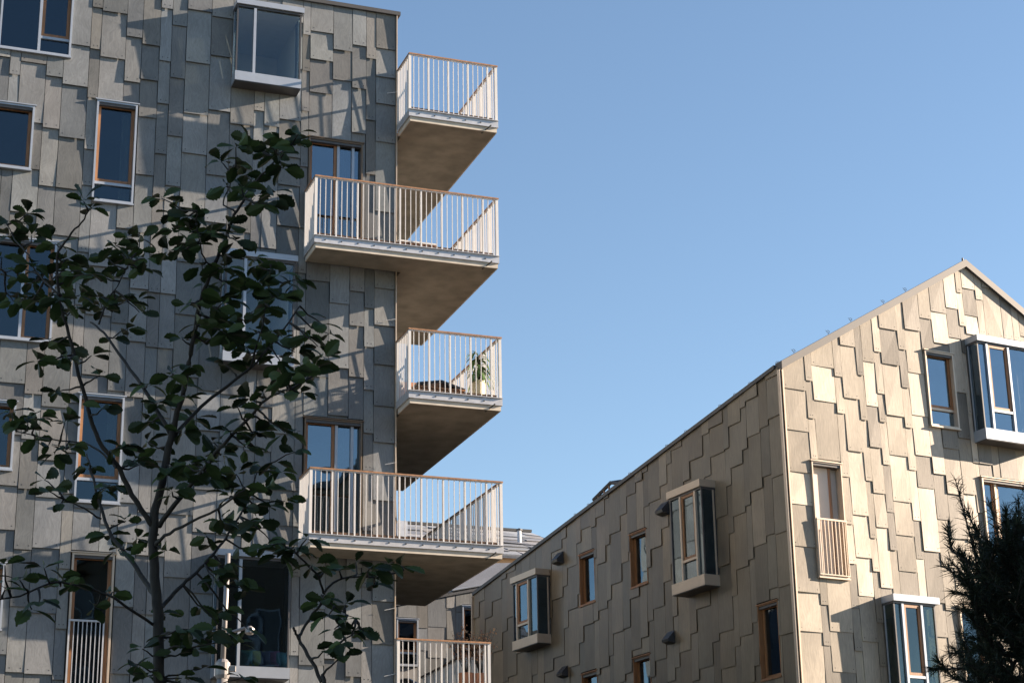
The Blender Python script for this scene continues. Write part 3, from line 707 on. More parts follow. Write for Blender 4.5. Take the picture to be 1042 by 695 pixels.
# ================================================================ BUILDING BEHIND, between the two
bt = empty('terrace_house', (TO.x, TO.y, 0), YAW_A, 'low grey building in the gap between the other two, with slate roof and timber terrace', 'apartment building')
tu = lambda x, y, v=0: WT.at(x, y, v=v)[0]
tz = lambda x, y, v=0: WT.at(x, y, v=v)[1]
hT = []
z_eave_l = tz(446, 606); z_eave_r = tz(481, 599.5)
sl = (z_eave_r-z_eave_l)/(tu(481, 600)-tu(446, 606))
UL, UR = -4.0, 7.0
topT = lambda u: z_eave_l+sl*(u-tu(446, 606))
print('slope', sl)
for (xl, xr, ym, yt, yb, zt) in ((403, 425, 650, 630, 677, 664), (470, 492, 640, 617, 668, 660)):
    u0, u1 = tu(xl, ym), tu(xr, ym); z1, z0 = tz((xl+xr)/2, yt), tz((xl+xr)/2, yb); hT.append((u0, u1, z0-.03, z1+.05))
    flush_window(bt, FRONT, u0, u1, z0, z1, cells='S', zt=tz((xl+xr)/2, zt), frame='alu', head=True)
cladding(bt, FRONT, make_cols(UL, UR, topT(UR)+.5, 3, .2, 44), hT, 'panel_t', lambda u: topT(u)-.05, screws=False, prot=.03)
backT = MB(); rs = [(UL, UR, 0, 20)]
for h in hT: rs = subtract(rs, (h[0]+.012, h[1]-.012, h[2]+.04, h[3]-.06))
for (a, b, c, d) in rs:
    pl = clip_top([(a, c), (b, c), (b, d), (a, d)], lambda u: topT(u)-.06)
    if len(pl) > 2: backT.prism(FRONT, pl, lambda u, z: 0, lambda u, z: -.12)
backT.build('wall', 'backing', bt)
def slates(p0, p1, p2, p3, rows, name='slate_roof'):
    """p0-p1 lower edge, p3-p2 upper edge"""
    mb = MB(); p0, p1, p2, p3 = map(Vector, (p0, p1, p2, p3)); nrm = (p1-p0).cross(p3-p0).normalized()
    if nrm.z < 0: nrm = -nrm
    mb.solid(p0, p1, p2, p3, nrm*-.08)
    L_ = (p1-p0).length
    for r in range(rows):
        u = -random.uniform(0, .4)
        while u < L_:
            w = random.uniform(.5, 1.3); a, b = max(u, 0)/L_, min(u+w, L_)/L_
            if b > a:
                j = random.uniform(-.35, .35)/rows
                f0, f1 = max(0, (r+j)/rows), min(1, (r+1.15)/rows)
                P = lambda s, f, h: (p0.lerp(p1, s)).lerp(p3.lerp(p2, s), f)+nrm*h
                j2 = random.uniform(-.3, .3)/rows
                hh = random.uniform(.03, .08)
                t = [P(a+.0008, f0, hh), P(b-.0008, max(0, f0+j2), hh*.8), P(b-.0008, f1, .02), P(a+.0008, f1, .02)]
                bo = [q-nrm*.025 for q in t]
                tn = rnd_tone(.75, 1.25)
                mb.add(t+bo, [(0, 1, 2, 3), (7, 6, 5, 4), (0, 4, 5, 1), (1, 5, 6, 2), (2, 6, 7, 3), (3, 7, 4, 0)], tn)
            u += w
    return mb.build(name, 'slate_tone', bt, tones=True)
vL = -3.2                                       # the terrace front lies 3.2 m behind the facade
zt_front = tz(500, 591, vL)
slates(FRONT(UL, .12, topT(UL)), FRONT(UR, .12, topT(UR)), FRONT(UR, vL, zt_front), FRONT(UL, vL, zt_front), 6, 'lower_roof')
mb = MB(); mb.box(FRONT, UL, UR, .1, .16, topT(UL)-.3, topT(UL)-.2)
zt_b = tz(500, 573, vL)       # underside of beam
zt_f = tz(520, 566, vL)       # eaves of upper roof
mb = MB(); mb.box(FRONT, UL, UR, vL-.08, vL+.0, zt_b, zt_f); mb.build('timber_fascia', 'lime_wood', bt)
mb = MB(); mb.box(FRONT, UL, UR, vL-.35, vL-.1, zt_b-.16, zt_b-.005); mb.build('beam', 'wood', bt)
for (x, y) in ((494, 582), (515, 582), (473, 582), (452, 582), (430, 582)):
    u = tu(x, y, vL); p = MB(); p.box(FRONT, u-.1, u+.1, vL-.3, vL-.12, zt_front-.6, zt_b-.165); p.build('post', 'wood', bt)
mb = MB(); mb.box(FRONT, UL, UR, vL-4, vL+.0, zt_front-.65, zt_front-.6); mb.build('terrace_floor', 'deck', bt)
mb = MB(); mb.box(FRONT, UL, UR, vL-1.6, vL-1.55, zt_front-.6, zt_f-.1); mb.build('glazed_wall', 'glass', bt)
mb = MB(); mb.box(FRONT, UL, UR, vL-4, vL-3.9, zt_front-.6, zt_f); mb.build('terrace_back_wall', 'interior', bt)
z_rail = tz(490, 580.5, vL)
mb = MB(); mb.box(FRONT, UL, UR, vL-.06, vL-.02, z_rail-.03, z_rail); u = UL+.1
while u < UR: mb.box(FRONT, u-.01, u+.01, vL-.05, vL-.03, zt_front-.5, z_rail-.03); u += .13
mb.build('terrace_railing', 'white', bt)
vR = vL-5.0
z_ridge = tz(535, 542, vR)
slates(FRONT(UL, vL+.12, zt_f), FRONT(UR, vL+.12, zt_f), FRONT(UR, vR, z_ridge), FRONT(UL, vR, z_ridge), 7, 'upper_roof')
mb = MB(); mb.box(FRONT, UL, UR, vR-.1, vR+.08, z_ridge+.02, z_ridge+.1); mb.build('ridge_flashing', 'coping', bt)
vC = vL-2.4; u = tu(528.5, 552, vC); zc = tz(528.5, 553, vC)
mb = MB(); mb.tube([FRONT(u, vC, zc-.4), FRONT(u, vC, tz(528.5, 539.5, vC))], .06, 12); mb.build('flue_pipe', 'galv', bt)
mb = MB(); zz = tz(528.5, 538, vC); mb.lathe(FRONT(u, vC, zz-.05), [(.1, 0), (.1, .03), (.02, .07)], 12); mb.build('flue_cap', 'coping', bt)
u = tu(406.5, 540, vC); mb = MB(); mb.box(FRONT, u-.16, u+.16, vC-.3, vC+.3, zc-.5, tz(406, 532, vC)); mb.build('chimney', 'galv', bt)
mb = MB(); mb.box(FRONT, UL, UR, -9.5, -9.4, 0, zt_f-.3); mb.box(FRONT, UL, UL+.1, -9.4, -.13, 0, z_eave_l-.5); mb.box(FRONT, UR-.1, UR, -9.4, -.13, 0, z_eave_l-.5); mb.build('rear_wall', 'backing', bt)

# ================================================================ THINGS ON THE BALCONIES
def Lw(u, v, z): return Vector((LO.x, LO.y, 0))+WL.U*u+WL.N*v+Vector((0, 0, z))
deck_z = lambda i: zr[i]-1.127
def potted(name, base, label, cat, pot_r, pot_h, kind, potmat):
    t = empty(name, base, 0, label, cat)
    mb = MB(); n = 24
    mb.lathe((0, 0, 0), [(pot_r*.8, 0), (pot_r*.86, .02), (pot_r, pot_h-.03), (pot_r*1.05, pot_h-.03), (pot_r*1.05, pot_h), (pot_r*.92, pot_h), (pot_r*.9, pot_h-.04)], n); mb.build('pot', potmat, t)
    mb = MB(); mb.lathe((0, 0, pot_h-.05), [(pot_r*.88, 0), (pot_r*.88, .02)], n); mb.build('soil', 'soil', t)
    if kind == 'palm':
        mb = MB(); mb.tube([(0, 0, pot_h-.05), (.02, 0, pot_h+.25), (0, .01, pot_h+.5)], [.03, .025, .02], 8); mb.build('stem', 'bark', t)
        mb = MB()
        for i in range(70):
            a = random.uniform(0, 2*pi); h = random.uniform(.05, .55); ln = random.uniform(.3, .5)*.9; w = .02; up = random.uniform(.1, 1.1)
            p = Vector((0, 0, pot_h+h)); d = Vector((cos(a), sin(a), 0)); sd = Vector((-sin(a), cos(a), 0)); prev = None
            for k in range(7):
                f = k/6; q = p+d*ln*(f*.95)*(1-.2*f)+Vector((0, 0, ln*(up*f-1.15*f*f))); ww = w*sin(pi*min(.96, f*.9+.1))
                cur = (q-sd*ww, q+sd*ww)
                if prev: mb.add([prev[0], prev[1], cur[1], cur[0]], [(0, 1, 2, 3)], (random.uniform(0, 1),)*3)
                prev = cur
        mb.build('foliage', 'plant_leaf', t, tones=True, recalc=False)
    else:
        st = MB(); mb = MB()
        for i in range(26):
            a = random.uniform(0, 2*pi); r = random.uniform(.1, .38); h = random.uniform(.5, .86)
            pts = [Vector((0, 0, pot_h-.04)), Vector((cos(a)*r*.5, sin(a)*r*.5, pot_h+h*.6)), Vector((cos(a)*r, sin(a)*r, pot_h+h))]
            st.tube(pts, [.006, .004, .002], 5)
            for k in range(16):
                c = pts[1].lerp(pts[2], random.uniform(-.5, 1.05))+Vector([random.uniform(-.05, .05) for _ in range(3)])
                d = Vector([random.uniform(-1, 1) for _ in range(3)]).normalized(); e = d.orthogonal().normalized(); s_ = random.uniform(.018, .034)
                mb.add([c-d*s_, c+e*s_*.6, c+d*s_, c-e*s_*.6], [(0, 1, 2, 3)], (random.random(),)*3)
        st.build('stem', 'bark', t); mb.build('foliage', 'red_leaf', t, tones=True, recalc=False)
    return t
vv = .45; u = WL.at(487, 395, v=vv)[0]
potted('potted_palm', Lw(u, vv, deck_z(2)), 'drooping green potted palm in a cream ribbed pot behind the balcony bars', 'potted plant', .13, .36, 'palm', 'pot')
vv = -.3
for (x, lb) in ((474, 'reddish leafy shrub in a pot on the lowest balcony, the left one'), (489, 'reddish leafy shrub in a pot on the lowest balcony, right beside the end railing')):
    u = WL.at(x, 660, v=vv)[0]
    potted('potted_shrub', Lw(u, vv, deck_z(4)), lb, 'potted plant', .14, .62, 'shrub', 'terracotta')['group'] = 'shrubs on the lowest balcony'
# round black barbecue on the lowest balcony
vv = -.25; u = WL.at(413, 690, v=vv)[0]; bb = empty('kettle_barbecue', Lw(u, vv, deck_z(4)), 0, 'round black lidded barbecue on the lowest balcony beside the building corner', 'barbecue')
hh = WL.at(413, 688.5, v=vv)[1]-deck_z(4)
mb = MB(); mb.lathe((0, 0, hh-.3), [(.05, -.12), (.2, -.08), (.27, 0), (.28, .03)], 24); mb.build('bowl', 'black', bb, smooth=True)
mb = MB(); mb.lathe((0, 0, hh-.268), [(.285, 0), (.27, .08), (.2, .17), (.08, .235), (.01, .245)], 24); mb.build('lid', 'black', bb, smooth=True)
for a in (0, 2.1, 4.2):
    mb = MB(); mb.tube([(cos(a)*.15, sin(a)*.15, hh-.38), (cos(a)*.26, sin(a)*.26, 0.01)], .012, 6); mb.build('leg', 'galv', bb)
# low lounger and wooden box, third balcony
vv = .5; u = WL.at(444, 392, v=vv)[0]; base = Lw(u, vv, deck_z(2)); lg = empty('deck_lounger', base, YAW_A, 'dark low lounger with a pale cushion end on the palm balcony', 'lounger')
mb = MB(); mb.solid((-.42, -.18, .17), (.05, -.18, .25), (.05, .18, .25), (-.42, .18, .17), (0, 0, -.05)); mb.solid((.05, -.18, .25), (.5, -.18, .12), (.5, .18, .12), (.05, .18, .25), (0, 0, -.05)); mb.build('cushion', 'black', lg)
mb = MB()
for x in (-.36, .4):
    for y in (-.15, .15): mb.tube([(x, y, .12), (x, y, .0)], .015, 6)
mb.box(lambda a, b, c: (a, b, c), -.42, .5, -.19, .19, .07, .1); mb.build('frame', 'wood', lg)
vv = -.9; u = .42; base = Lw(u, vv, deck_z(2)); wb = MB()
for k in range(6): wb.box(FRONT, -.25, .25, -.2+.0, .2, .02+k*.1, .108+k*.1)
wb.box(FRONT, -.22, -.19, -.17, .17, 0, .62); wb.box(FRONT, .19, .22, -.17, .17, 0, .62)
o = wb.build('slatted_planter', 'terracotta'); o.location = base; o.rotation_euler = (0, 0, YAW_A); tag(o, 'reddish slatted planter box behind the left railing of the palm balcony', 'planter')
# orange-brown flat bench with a white top on second balcony
vv = .3; u0_ = WL.at(404, 243, v=vv)[0]; base = Lw(u0_+.35, vv, deck_z(1)); t = empty('low_table', base, YAW_A, 'low reddish table with a white rim on the upper wrap-round balcony', 'table')
mb = MB(); mb.box(FRONT, -.38, .38, -.2, .2, .17, .2); mb.build('tabletop', 'white', t)
mb = MB(); mb.box(FRONT, -.34, .34, -.17, .17, .05, .165); mb.build('drawer_box', 'terracotta', t)
for x in (-.3, .3):
    for y in (-.14, .14): mb = MB(); mb.tube([(x, y, 0), (x, y, .052)], .015, 6); mb.build('leg', 'wood', t)
# cushions in the lowest bay of the tower
ua, ub, za, zb_ = b3r
cushcol = [('teal_cushion_cloth', (.03, .16, .17)), ('olive_cushion_cloth', (.22, .26, .05)), ('navy_cushion_cloth', (.03, .04, .12)), ('purple_cushion_cloth', (.14, .04, .14)), ('blue_cushion_cloth', (.02, .13, .2))]
for k, ((nm, c), x) in enumerate(zip(cushcol, (251, 262.5, 270, 276, 284.5))):
    M[nm] = simple(nm, c, .9, .1)
    u = WL.at(x, 667, v=.15)[0]; mb = MB(); w, h, d = .16, .3, .07
    g = []
    for i in range(9):
        for j in range(9):
            a, b = -1+i/4, -1+j/4; bulge = (1-a**4)*(1-b**4); g.append((a*w*(1-.08*(1-b*b)), b*h/2*(1-.08*(1-a*a)), d*bulge))
    n = len(g)
    V = [(x_, -z_, y_+h/2) for x_, y_, z_ in g]+[(x_, z_, y_+h/2) for x_, y_, z_ in g]
    Fc = [(i*9+j, i*9+j+1, (i+1)*9+j+1, (i+1)*9+j) for i in range(8) for j in range(8)]
    Fc += [(n+i*9+j, n+(i+1)*9+j, n+(i+1)*9+j+1, n+i*9+j+1) for i in range(8) for j in range(8)]
    mb.add(V, Fc); o = mb.build('cushion', nm, smooth=True); o.location = Lw(u, .12, za+.24); o.rotation_euler = (radians(-12), 0, YAW_A+random.uniform(-.2, .2))
    tag(o, nm.split('_')[0]+' cushion standing on the sill inside the lowest bay window', 'cushion', 'cushions in the bay window')

# ================================================================ STREET POLE
pb = at3(226, 695, 22.0); px_ = pb.x+.0
sl_ = empty('street_pole', (pb.x, 22.0, 0), 0, 'slim pale pole with a collar in front of the left building, behind the branches', 'pole')
zc = at3(229, 676, 22.0).z; ztop = at3(233, 563, 22.0).z; xt = at3(233, 563, 22.0).x-pb.x
mb = MB(); mb.tube([(0, 0, 0), (.0, 0, zc)], .062, 14); mb.build('lower_shaft', 'pole', sl_, smooth=True)
mb = MB(); mb.tube([(.0, 0, zc-.16), (.0, 0, zc-.12), (0, 0, zc+.02), (0, 0, zc+.06)], [.07, .085, .085, .05], 14)
mb.box(lambda a, b, c: (a, b, c), .06, .15, -.03, .03, zc-.08, zc-.02); mb.build('collar', 'pole', sl_)
mb = MB(); mb.tube([(0, 0, zc), (xt*.0+.02, 0, ztop)], .03, 12); mb.build('upper_shaft', 'pole', sl_, smooth=True)
mb = MB(); mb.tube([(.02, 0, zc+.35), (.25, 0, zc+.42)], .02, 8); mb.lathe((.3, 0, zc+.36), [(.02, .08), (.055, .05), (.06, 0), (.03, -.02)], 14); mb.build('small_lamp', 'pole', sl_)

# ================================================================ YOUNG BROADLEAF TREES
OUT = [(0, 0), (.08, .05), (.18, .16), (.26, .30), (.33, .30), (.40, .41), (.47, .40), (.54, .50), (.61, .46), (.68, .52), (.75, .44), (.81, .45), (.87, .33), (.92, .30), (.97, .13), (1, 0)]
def add_leaf(mb, base, d, nrm, ln, wd, tone, droop, rs):
    sd = d.cross(nrm).normalized(); up = sd.cross(d).normalized()
    def P(x, y, side):
        c = base+d*(x*ln)+up*(-droop*x*x*ln)
        return c+sd*(side*y*wd)+up*(abs(y)*wd*.28)
    n = len(OUT)
    mid = [P(x, 0, 1) for x, _ in OUT]
    for side in (-1, 1):
        e = [P(x, y*rs.uniform(.85, 1.12), side) for x, y in OUT]
        V = mid+e
        mb.add(V, [(i, i+1, n+i+1, n+i) for i in range(n-1)], (tone,)*3)
def tree(label, limbs, clusters, D, seed, trunk_ext=None, leaf=.084, group=None):
    rs = random.Random(seed)
    pts3 = []
    base = at3(*limbs[0][0][0], D); root = empty('young_tree', (base.x+ (trunk_ext or 0), D, 0), 0, label, 'tree', group)
    off = Vector((base.x+(trunk_ext or 0), D, 0)); tm = MB()
    for k, (pl, r0, r1, dz) in enumerate(limbs):
        n = len(pl); P = []
        for i, (x, y) in enumerate(pl):
            f = i/(n-1); P.append(at3(x, y, D+dz[0]+(dz[1]-dz[0])*f)-off)
        if k == 0: P = [Vector((.04, 0, 0)), Vector((.02, 0, (P[0].z)*.5))]+P
        # smooth
        Q = []
        for i in range(len(P)-1):
            p0, p1, p2, p3 = P[max(i-1, 0)], P[i], P[i+1], P[min(i+2, len(P)-1)]
            for s in range(4):
                t = s/4; Q.append(.5*((2*p1)+(-p0+p2)*t+(2*p0-5*p1+4*p2-p3)*t*t+(-p0+3*p1-3*p2+p3)*t**3)+Vector([rs.uniform(-.004, .004) for _ in range(3)]))
        Q.append(P[-1]); m = len(Q)
        tm.tube(Q, [.76*(r0+(r1-r0)*i/(m-1)) for i in range(m)], 7)
        pts3 += Q[(6 if k == 0 else 0):]
    lm = MB()
    def whorl(c, n, spread, stemdir):
        for i in range(n):
            a = 2.4*i+rs.uniform(-.5, .5); el = rs.uniform(-.35, .45)
            d = Vector((cos(a)*cos(el), sin(a)*cos(el), sin(el)))+stemdir*.35; d.normalize()
            nrm = (Vector((0, 0, 1))+Vector([rs.uniform(-1.0, 1.0) for _ in range(3)])).normalized()
            b = c+d*rs.uniform(.0, spread)
            ln = leaf*rs.uniform(.75, 1.25); add_leaf(lm, b, d, nrm, ln, ln*rs.uniform(.50, .64), rs.random(), rs.uniform(.1, .5), rs)
    for (x, y, r, n) in clusters:
        n = round(n*.9); k = max(1, round(n/5))
        for j in range(k):
            a = rs.uniform(0, 2*pi); q = sqrt(rs.random())*r*.8 if k > 1 else 0
            c = at3(x+cos(a)*q, y+sin(a)*q*.8, D)-off
            prj = lambda p: Vector(((p.x+off.x)/(p.y+D), (p.z-EYE)/(p.y+D)))
            pc = prj(c); near = min(pts3, key=lambda p: (prj(p)-pc).length)
            c = at3(x+cos(a)*q, y+sin(a)*q*.8, D+near.y+rs.uniform(-.25, .25))-off
            d = c-near; L_ = d.length
            k1 = Vector([rs.uniform(-.08, .08)*L_ for _ in range(3)])
            mid = near+d*.5+k1+Vector((0, 0, -.05*L_))
            if L_ > .03: tm.tube([near, near+d*.25+k1*.8, mid, near+d*.78+k1*.5, c], [.006, .005, .004, .003, .0022], 5)
            whorl(c, max(3, round(n/k)), r*.0012, d.normalized() if L_ > .01 else Vector((0, 0, 1)))
            if L_ > .15: whorl(mid, 2, .01, d.normalized())
    t = tm.build('trunk', 'bark', root, smooth=True)
    lm.build('crown', 'leaf', root, tones=True, recalc=False)
    return root
limbs = [
 ([(163, 720), (162, 695), (161, 634), (158, 597), (156, 557), (157.6, 526), (165, 490), (172, 455), (178, 430)], .040, .020, (0, 0)),
 ([(176, 440), (187, 396), (191.6, 376), (197, 342), (207, 298), (222, 262), (233, 231), (245, 208), (260.7, 185), (281, 164), (292, 152)], .018, .004, (0, -.6)),
 ([(222, 262), (215, 270), (206, 258), (201, 234), (200, 215)], .006, .003, (-.3, -.6)),
 ([(240, 216), (228, 208), (232, 195), (236, 178)], .006, .003, (-.45, -.3)),
 ([(175, 447), (204.5, 414), (253, 376), (279, 347), (305, 311.6)], .013, .005, (0, .7)),
 ([(162, 535), (182, 508), (199, 488), (227.6, 451), (256, 422), (276.5, 402), (296, 396)], .016, .005, (0, -.9)),
 ([(172.5, 440), (152, 405), (126.5, 367.6), (106, 339), (92, 328)], .014, .006, (0, .8)),
 ([(156, 535), (139, 511), (121, 477), (100.6, 448), (89, 414), (77.6, 370.5), (67.6, 333), (60, 300), (58, 262), (70, 242), (83, 226), (90, 215)], .017, .004, (0, -.5)),
 ([(60, 300), (40, 280), (28.5, 260), (15.5, 244), (5, 225)], .007, .003, (-.4, .2)),
 ([(158, 606), (151.5, 597), (133, 570), (114, 545), (102, 514), (92.7, 480), (88, 462)], .018, .006, (0, 1.0)),
 ([(102, 528), (85, 517), (65, 508)], .007, .003, (.8, .5)),
 ([(155, 636), (120, 612), (104, 603), (60, 592), (20, 606), (-10, 612)], .009, .004, (0, -1.0)),
 ([(118, 475), (106, 462), (86, 451), (52, 447), (17, 439)], .008, .003, (-.15, .3)),
 ([(160, 620), (168.5, 613), (185.5, 594), (200, 582), (218, 563.5), (239.5, 532.6), (255, 501.7), (262, 480)], .014, .005, (0, .9)),
 ([(158, 555), (164, 548), (185.5, 535.6), (221, 517), (249, 498.6)], .012, .005, (0, -.4)),
 ([(100, 330), (110, 305), (122, 286), (132, 265)], .007, .003, (.6, .7)),
 ([(40, 280), (19.4, 273), (-5, 282)], .005, .003, (-.2, .1)),
 ([(255, 374), (265, 340), (272, 300), (276, 270)], .007, .003, (.35, .2)),
]
cl = [(85, 205, 16, 8), (92, 212, 12, 4), (8, 225, 16, 6), (28, 218, 18, 8), (10, 240, 18, 8), (32, 240, 16, 6), (130, 242, 20, 8), (118, 250, 16, 6), (145, 252, 20, 9), (125, 268, 22, 10), (150, 275, 16, 6),
 (100, 280, 16, 8), (108, 262, 14, 5), (55, 262, 22, 12), (40, 282, 26, 13), (18, 296, 24, 12), (2, 262, 14, 5), (70, 285, 26, 14), (90, 305, 26, 14), (112, 298, 22, 11), (130, 312, 20, 9), (60, 310, 24, 12), (35, 300, 22, 9),
 (128, 335, 15, 5), (142, 318, 10, 3), (50, 347, 16, 6), (38, 368, 14, 4), (62, 362, 14, 5), (93, 362, 16, 5), (102, 382, 14, 4), (60, 398, 18, 8), (30, 425, 24, 13), (12, 420, 18, 8), (45, 442, 20, 9), (66, 430, 18, 7), (72, 455, 14, 5), (104, 416, 10, 2),
 (55, 462, 14, 5), (50, 500, 12, 3), (45, 488, 8, 2), (62, 512, 10, 3), (90, 476, 20, 8), (112, 495, 20, 8), (124, 455, 18, 8), (140, 470, 20, 9), (150, 392, 16, 6), (168, 388, 20, 9), (160, 410, 18, 7), (148, 430, 14, 5), (190, 405, 12, 4), (150, 450, 14, 5), (165, 475, 20, 9),
 (185, 440, 16, 8), (200, 462, 18, 9), (185, 480, 22, 11), (205, 495, 20, 9), (175, 500, 18, 7), (128, 530, 16, 6), (112, 545, 18, 7), (120, 560, 14, 4), (140, 548, 14, 4), (170, 560, 14, 3),
 (45, 578, 16, 6), (60, 590, 18, 7), (20, 590, 18, 8), (5, 600, 16, 6), (40, 612, 14, 5), (75, 595, 14, 4), (32, 620, 10, 3), (96, 618, 14, 4), (115, 602, 10, 3), (5, 575, 12, 3), (168, 625, 12, 3), (145, 660, 16, 5), (170, 650, 14, 4), (185, 640, 14, 4), (138, 675, 14, 4), (185, 690, 18, 5), (150, 688, 14, 4), (205, 680, 14, 3),
 (182, 205, 24, 11), (195, 222, 18, 8), (178, 235, 18, 7), (200, 240, 20, 9), (185, 252, 14, 5), (172, 255, 14, 5), (240, 150, 16, 7), (225, 165, 12, 5), (262, 152, 14, 5), (252, 142, 12, 4), (238, 168, 12, 4), (285, 145, 18, 8), (275, 150, 14, 5), (300, 145, 14, 5), (305, 135, 10, 3), (288, 172, 10, 2),
 (230, 190, 14, 6), (246, 192, 14, 5), (260, 200, 18, 7), (250, 178, 12, 4), (278, 196, 16, 6), (272, 208, 10, 3), (232, 228, 14, 5), (240, 245, 12, 4), (215, 238, 14, 4), (205, 270, 14, 5),
 (238, 268, 20, 9), (258, 262, 20, 9), (250, 285, 24, 12), (235, 300, 24, 12), (265, 300, 26, 13), (222, 320, 20, 9), (248, 325, 24, 12), (275, 325, 22, 11), (290, 300, 18, 7), (282, 280, 16, 7), (300, 285, 14, 5), (208, 290, 14, 4), (215, 345, 18, 8), (240, 352, 22, 11), (262, 350, 20, 9), (230, 372, 20, 8),
 (190, 310, 12, 3), (185, 345, 14, 5), (200, 330, 12, 3), (192, 372, 12, 4), (230, 340, 14, 6), (298, 345, 22, 11), (315, 350, 20, 9), (330, 365, 18, 8), (320, 375, 16, 7), (300, 370, 20, 9), (335, 340, 14, 3), (290, 385, 16, 7), (305, 400, 14, 5), (328, 330, 7, 2),
 (255, 405, 16, 6), (242, 415, 16, 5), (268, 400, 12, 4), (275, 432, 18, 7), (290, 440, 16, 6), (262, 440, 18, 7), (300, 460, 16, 5), (250, 455, 18, 7), (235, 440, 16, 6), (225, 462, 20, 8), (265, 475, 20, 8), (285, 480, 16, 5), (240, 482, 20, 8), (215, 450, 14, 5), (198, 425, 14, 5),
 (270, 497, 18, 8), (255, 515, 20, 9), (235, 505, 18, 7), (225, 530, 20, 8), (245, 540, 18, 7), (262, 530, 14, 4), (210, 545, 14, 5), (290, 510, 16, 5), (275, 550, 18, 5), (262, 560, 18, 5), (228, 575, 18, 7), (240, 590, 18, 7), (220, 590, 14, 4), (250, 600, 14, 3), (225, 640, 20, 7), (240, 655, 18, 6), (252, 640, 16, 5), (220, 625, 14, 4), (245, 690, 14, 4), (200, 660, 12, 3), (192, 640, 8, 2), (212, 650, 10, 2)]
tree('young broadleaf tree with dark lobed leaves and forked branches in front of the left building', limbs, cl, 8.4, 3)
limbs2 = [([(330, 720), (326, 693), (313.7, 665.6), (304.4, 650), (307, 641), (323, 619), (334, 597.5), (354, 586.7), (382, 588), (410, 580)], .013, .004, (0, .3)),
          ([(304.4, 650), (300, 642), (299, 638)], .008, .005, (0, -.05)),
          ([(330, 603), (320, 582), (300, 562), (285, 552)], .007, .004, (.1, -.2)), ([(330, 606), (345, 620), (362, 630)], .004, .002, (.1, .15))]
cl2 = [(300, 558, 20, 8), (285, 565, 16, 6), (270, 555, 16, 5), (312, 548, 12, 5), (318, 575, 16, 6), (330, 580, 12, 4), (345, 580, 16, 6), (362, 572, 12, 5), (378, 578, 14, 5), (395, 574, 16, 6), (408, 576, 12, 5), (385, 592, 12, 3),
       (325, 612, 12, 4), (335, 625, 14, 6), (352, 615, 14, 5), (340, 640, 14, 5), (352, 630, 14, 5), (362, 640, 14, 4), (330, 662, 12, 4), (345, 655, 12, 4), (352, 645, 10, 3), (370, 642, 10, 3), (348, 668, 8, 2), (330, 610, 10, 3)]
tree('thin sapling with a forked stem, at the bottom right of the larger young tree', limbs2, cl2, 7.6, 9, leaf=.08)

# ================================================================ PINE
def pine():
    rs = random.Random(5); D = 14.0
    b = at3(1052, 700, D); root = empty('pine_tree', (b.x, D, 0), 0, 'dark long-needled pine at the lower right, in front of the gabled building', 'pine tree'); off = Vector((b.x, D, 0))
    tm = MB(); nm = MB()
    top = at3(1050, 520, D)-off
    tm.tube([(0, 0, 0), (.05, 0, 2), (.0, 0, b.z), tuple(top*.7+Vector((0, 0, b.z*.3))), tuple(top)], [.14, .12, .08, .05, .015], 9)
    shoots = [((1010, 600), (990, 555), (972, 487), 0), ((990, 575), (968, 560), (964, 535), .1), ((1015, 630), (990, 600), (960, 575), .2), ((1030, 640), (1000, 610), (969, 602), -.3), ((1048, 600), (1040, 560), (1036, 508), 0),
              ((1040, 600), (1020, 560), (1007, 512), .3), ((1020, 590), (1000, 560), (985, 520), -.2), ((1050, 640), (1020, 620), (985, 615), -.4), ((1040, 690), (980, 680), (948, 680), .2), ((1040, 670), (1000, 660), (965, 665), -.2),
              ((1045, 560), (1050, 530), (1045, 495), .2), ((1000, 590), (985, 585), (975, 560), .2), ((1040, 580), (1030, 555), (1022, 530), -.4), ((1010, 700), (970, 690), (955, 672), .0)]
    for i in range(165):
        x, y = rs.uniform(990, 1085), rs.uniform(545, 720)
        if (x-990)*1.1+(y-545)*.9 < 35: continue
        a = rs.uniform(1.2, 3.2); L_ = rs.uniform(25, 55); e = (x+cos(a)*L_*.8, y-sin(a)*L_); shoots.append(((x+15, y+22), (x, y), e, rs.uniform(-.9, .9)))
    for (p, q, r, dz) in shoots:
        P = [at3(*p, D+dz*.3)-off, at3(*q, D+dz*.7)-off, at3(*r, D+dz)-off]
        tm.tube(P, [.014, .009, .004], 5)
        n = 230
        for i in range(n):
            f = rs.random()**.8; c = P[0].lerp(P[1], min(1, f*2)) if f < .5 else P[1].lerp(P[2], f*2-1)
            ax = (P[2]-P[1]).normalized(); d = (ax*rs.uniform(.3, 1.3)+Vector([rs.gauss(0, .55) for _ in range(3)])).normalized()
            ln = rs.uniform(.07, .12); s = d.orthogonal().normalized()*.0027
            s = Matrix.Rotation(rs.uniform(0, 6.3), 3, d) @ s
            mid = c+d*ln*.55; tip = c+d*ln+Vector((0, 0, -.006))
            nm.add([c-s, c+s, mid+s*.9, mid-s*.9, tip], [(0, 1, 2, 3), (3, 2, 4)], (rs.random(),)*3)
    tm.build('trunk', 'bark', root, smooth=True); nm.build('crown', 'needle', root, tones=True, recalc=False)
pine()

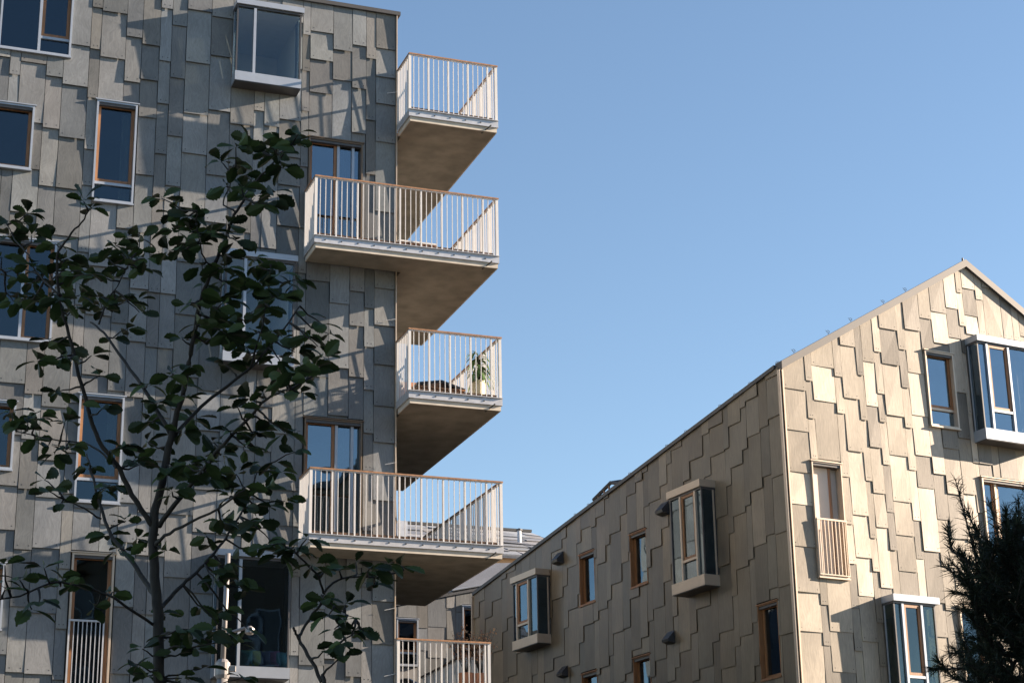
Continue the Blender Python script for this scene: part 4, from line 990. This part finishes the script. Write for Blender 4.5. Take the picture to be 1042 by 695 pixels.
# ================================================================ GROUND, STREET, NEIGHBOUR THAT SHADES THE TREES
def struct(o): o['kind'] = 'structure'; return o
mb = MB(); mb.quad((-300, -200, 0), (300, -200, 0), (300, 400, 0), (-300, 400, 0)); struct(mb.build('ground', 'ground'))
mb = MB(); mb.quad((-60, 4, .004), (60, 4, .004), (60, 90, .004), (-60, 90, .004)); struct(mb.build('pavement', 'paving'))
nb = empty('neighbouring_block', (12, -14, 0), 0, 'plain rendered block across the lane to the right of the view, outside the frame', 'building')
I = lambda a, b, c: (a, b, c)
mb = MB(); mb.box(I, 0, 12, 0, 33, 0, 17.3); mb.build('wall', 'render', nb)
mb = MB(); mb.box(I, -.2, 12.2, -.2, 33.2, 17.303, 17.55); mb.build('roof', 'coping', nb)
for i in range(5):
    for j in range(5):
        mb = MB(); y = 3+i*6.2; z = 1.6+j*3.4; ring(mb, lambda u, v, zz: (-v, u, zz), y, y+1.3, z, z+1.7, .08, -.0, .05); f = mb.build('window', 'alu', nb)
        mb = MB(); mb.box(lambda u, v, zz: (-v, u, zz), y+.08, y+1.22, .003, .02, z+.08, z+1.62); mb.build('pane', 'hood', f)

# ================================================================ CAMERA, SKY, SUN
cam = bpy.data.cameras.new('camera'); co = bpy.data.objects.new('camera', cam); COL.objects.link(co)
cam.sensor_width = 36; cam.lens = 36*FPX/1042; cam.clip_end = 2000; cam.clip_start = .1
Fw = Vector((0, cp, sp)); U0 = Vector((0, -sp, cp)); X0 = Vector((1, 0, 0))
# image axes after roll:  x_img = cr*X - sr*Ydown ...
right = cr*X0-sr*(-U0)*-1
right = (cr*X0 + sr*U0); up = (cr*U0 - sr*X0)
R = Matrix((right, up, -Fw)).transposed()
co.matrix_world = Matrix.Translation((0, 0, EYE)) @ R.to_4x4()
S.camera = co
az = YAW_A-radians(9.6)     # direction towards the sun, from +X, counter-clockwise
el = radians(19)
sd = Vector((cos(az)*cos(el), sin(az)*cos(el), sin(el)))
su = bpy.data.lights.new('sun', 'SUN'); so = bpy.data.objects.new('sun', su); COL.objects.link(so)
su.energy = 5.0; su.angle = radians(.35); su.color = (1, .80, .61); so.rotation_euler = sd.to_track_quat('Z', 'Y').to_euler(); so.location = (30, 0, 40)
wd = bpy.data.worlds.new('World'); S.world = wd; wd.use_nodes = True; nt = wd.node_tree
sky = nt.nodes.new('ShaderNodeTexSky'); sky.sky_type = 'NISHITA'; sky.sun_disc = False
sky.sun_elevation = el; sky.sun_rotation = pi/2-az; sky.air_density = 1.0; sky.dust_density = .1; sky.ozone_density = 1.7
bg = nt.nodes['Background']; nt.links.new(sky.outputs[0], bg.inputs[0]); bg.inputs[1].default_value = .05
S.view_settings.view_transform = 'Standard'; S.view_settings.look = 'None'; S.view_settings.exposure = 2.08; S.view_settings.gamma = 1
S.render.engine = 'CYCLES'
S.cycles.transparent_max_bounces = 16; S.cycles.max_bounces = 8; S.cycles.diffuse_bounces = 4
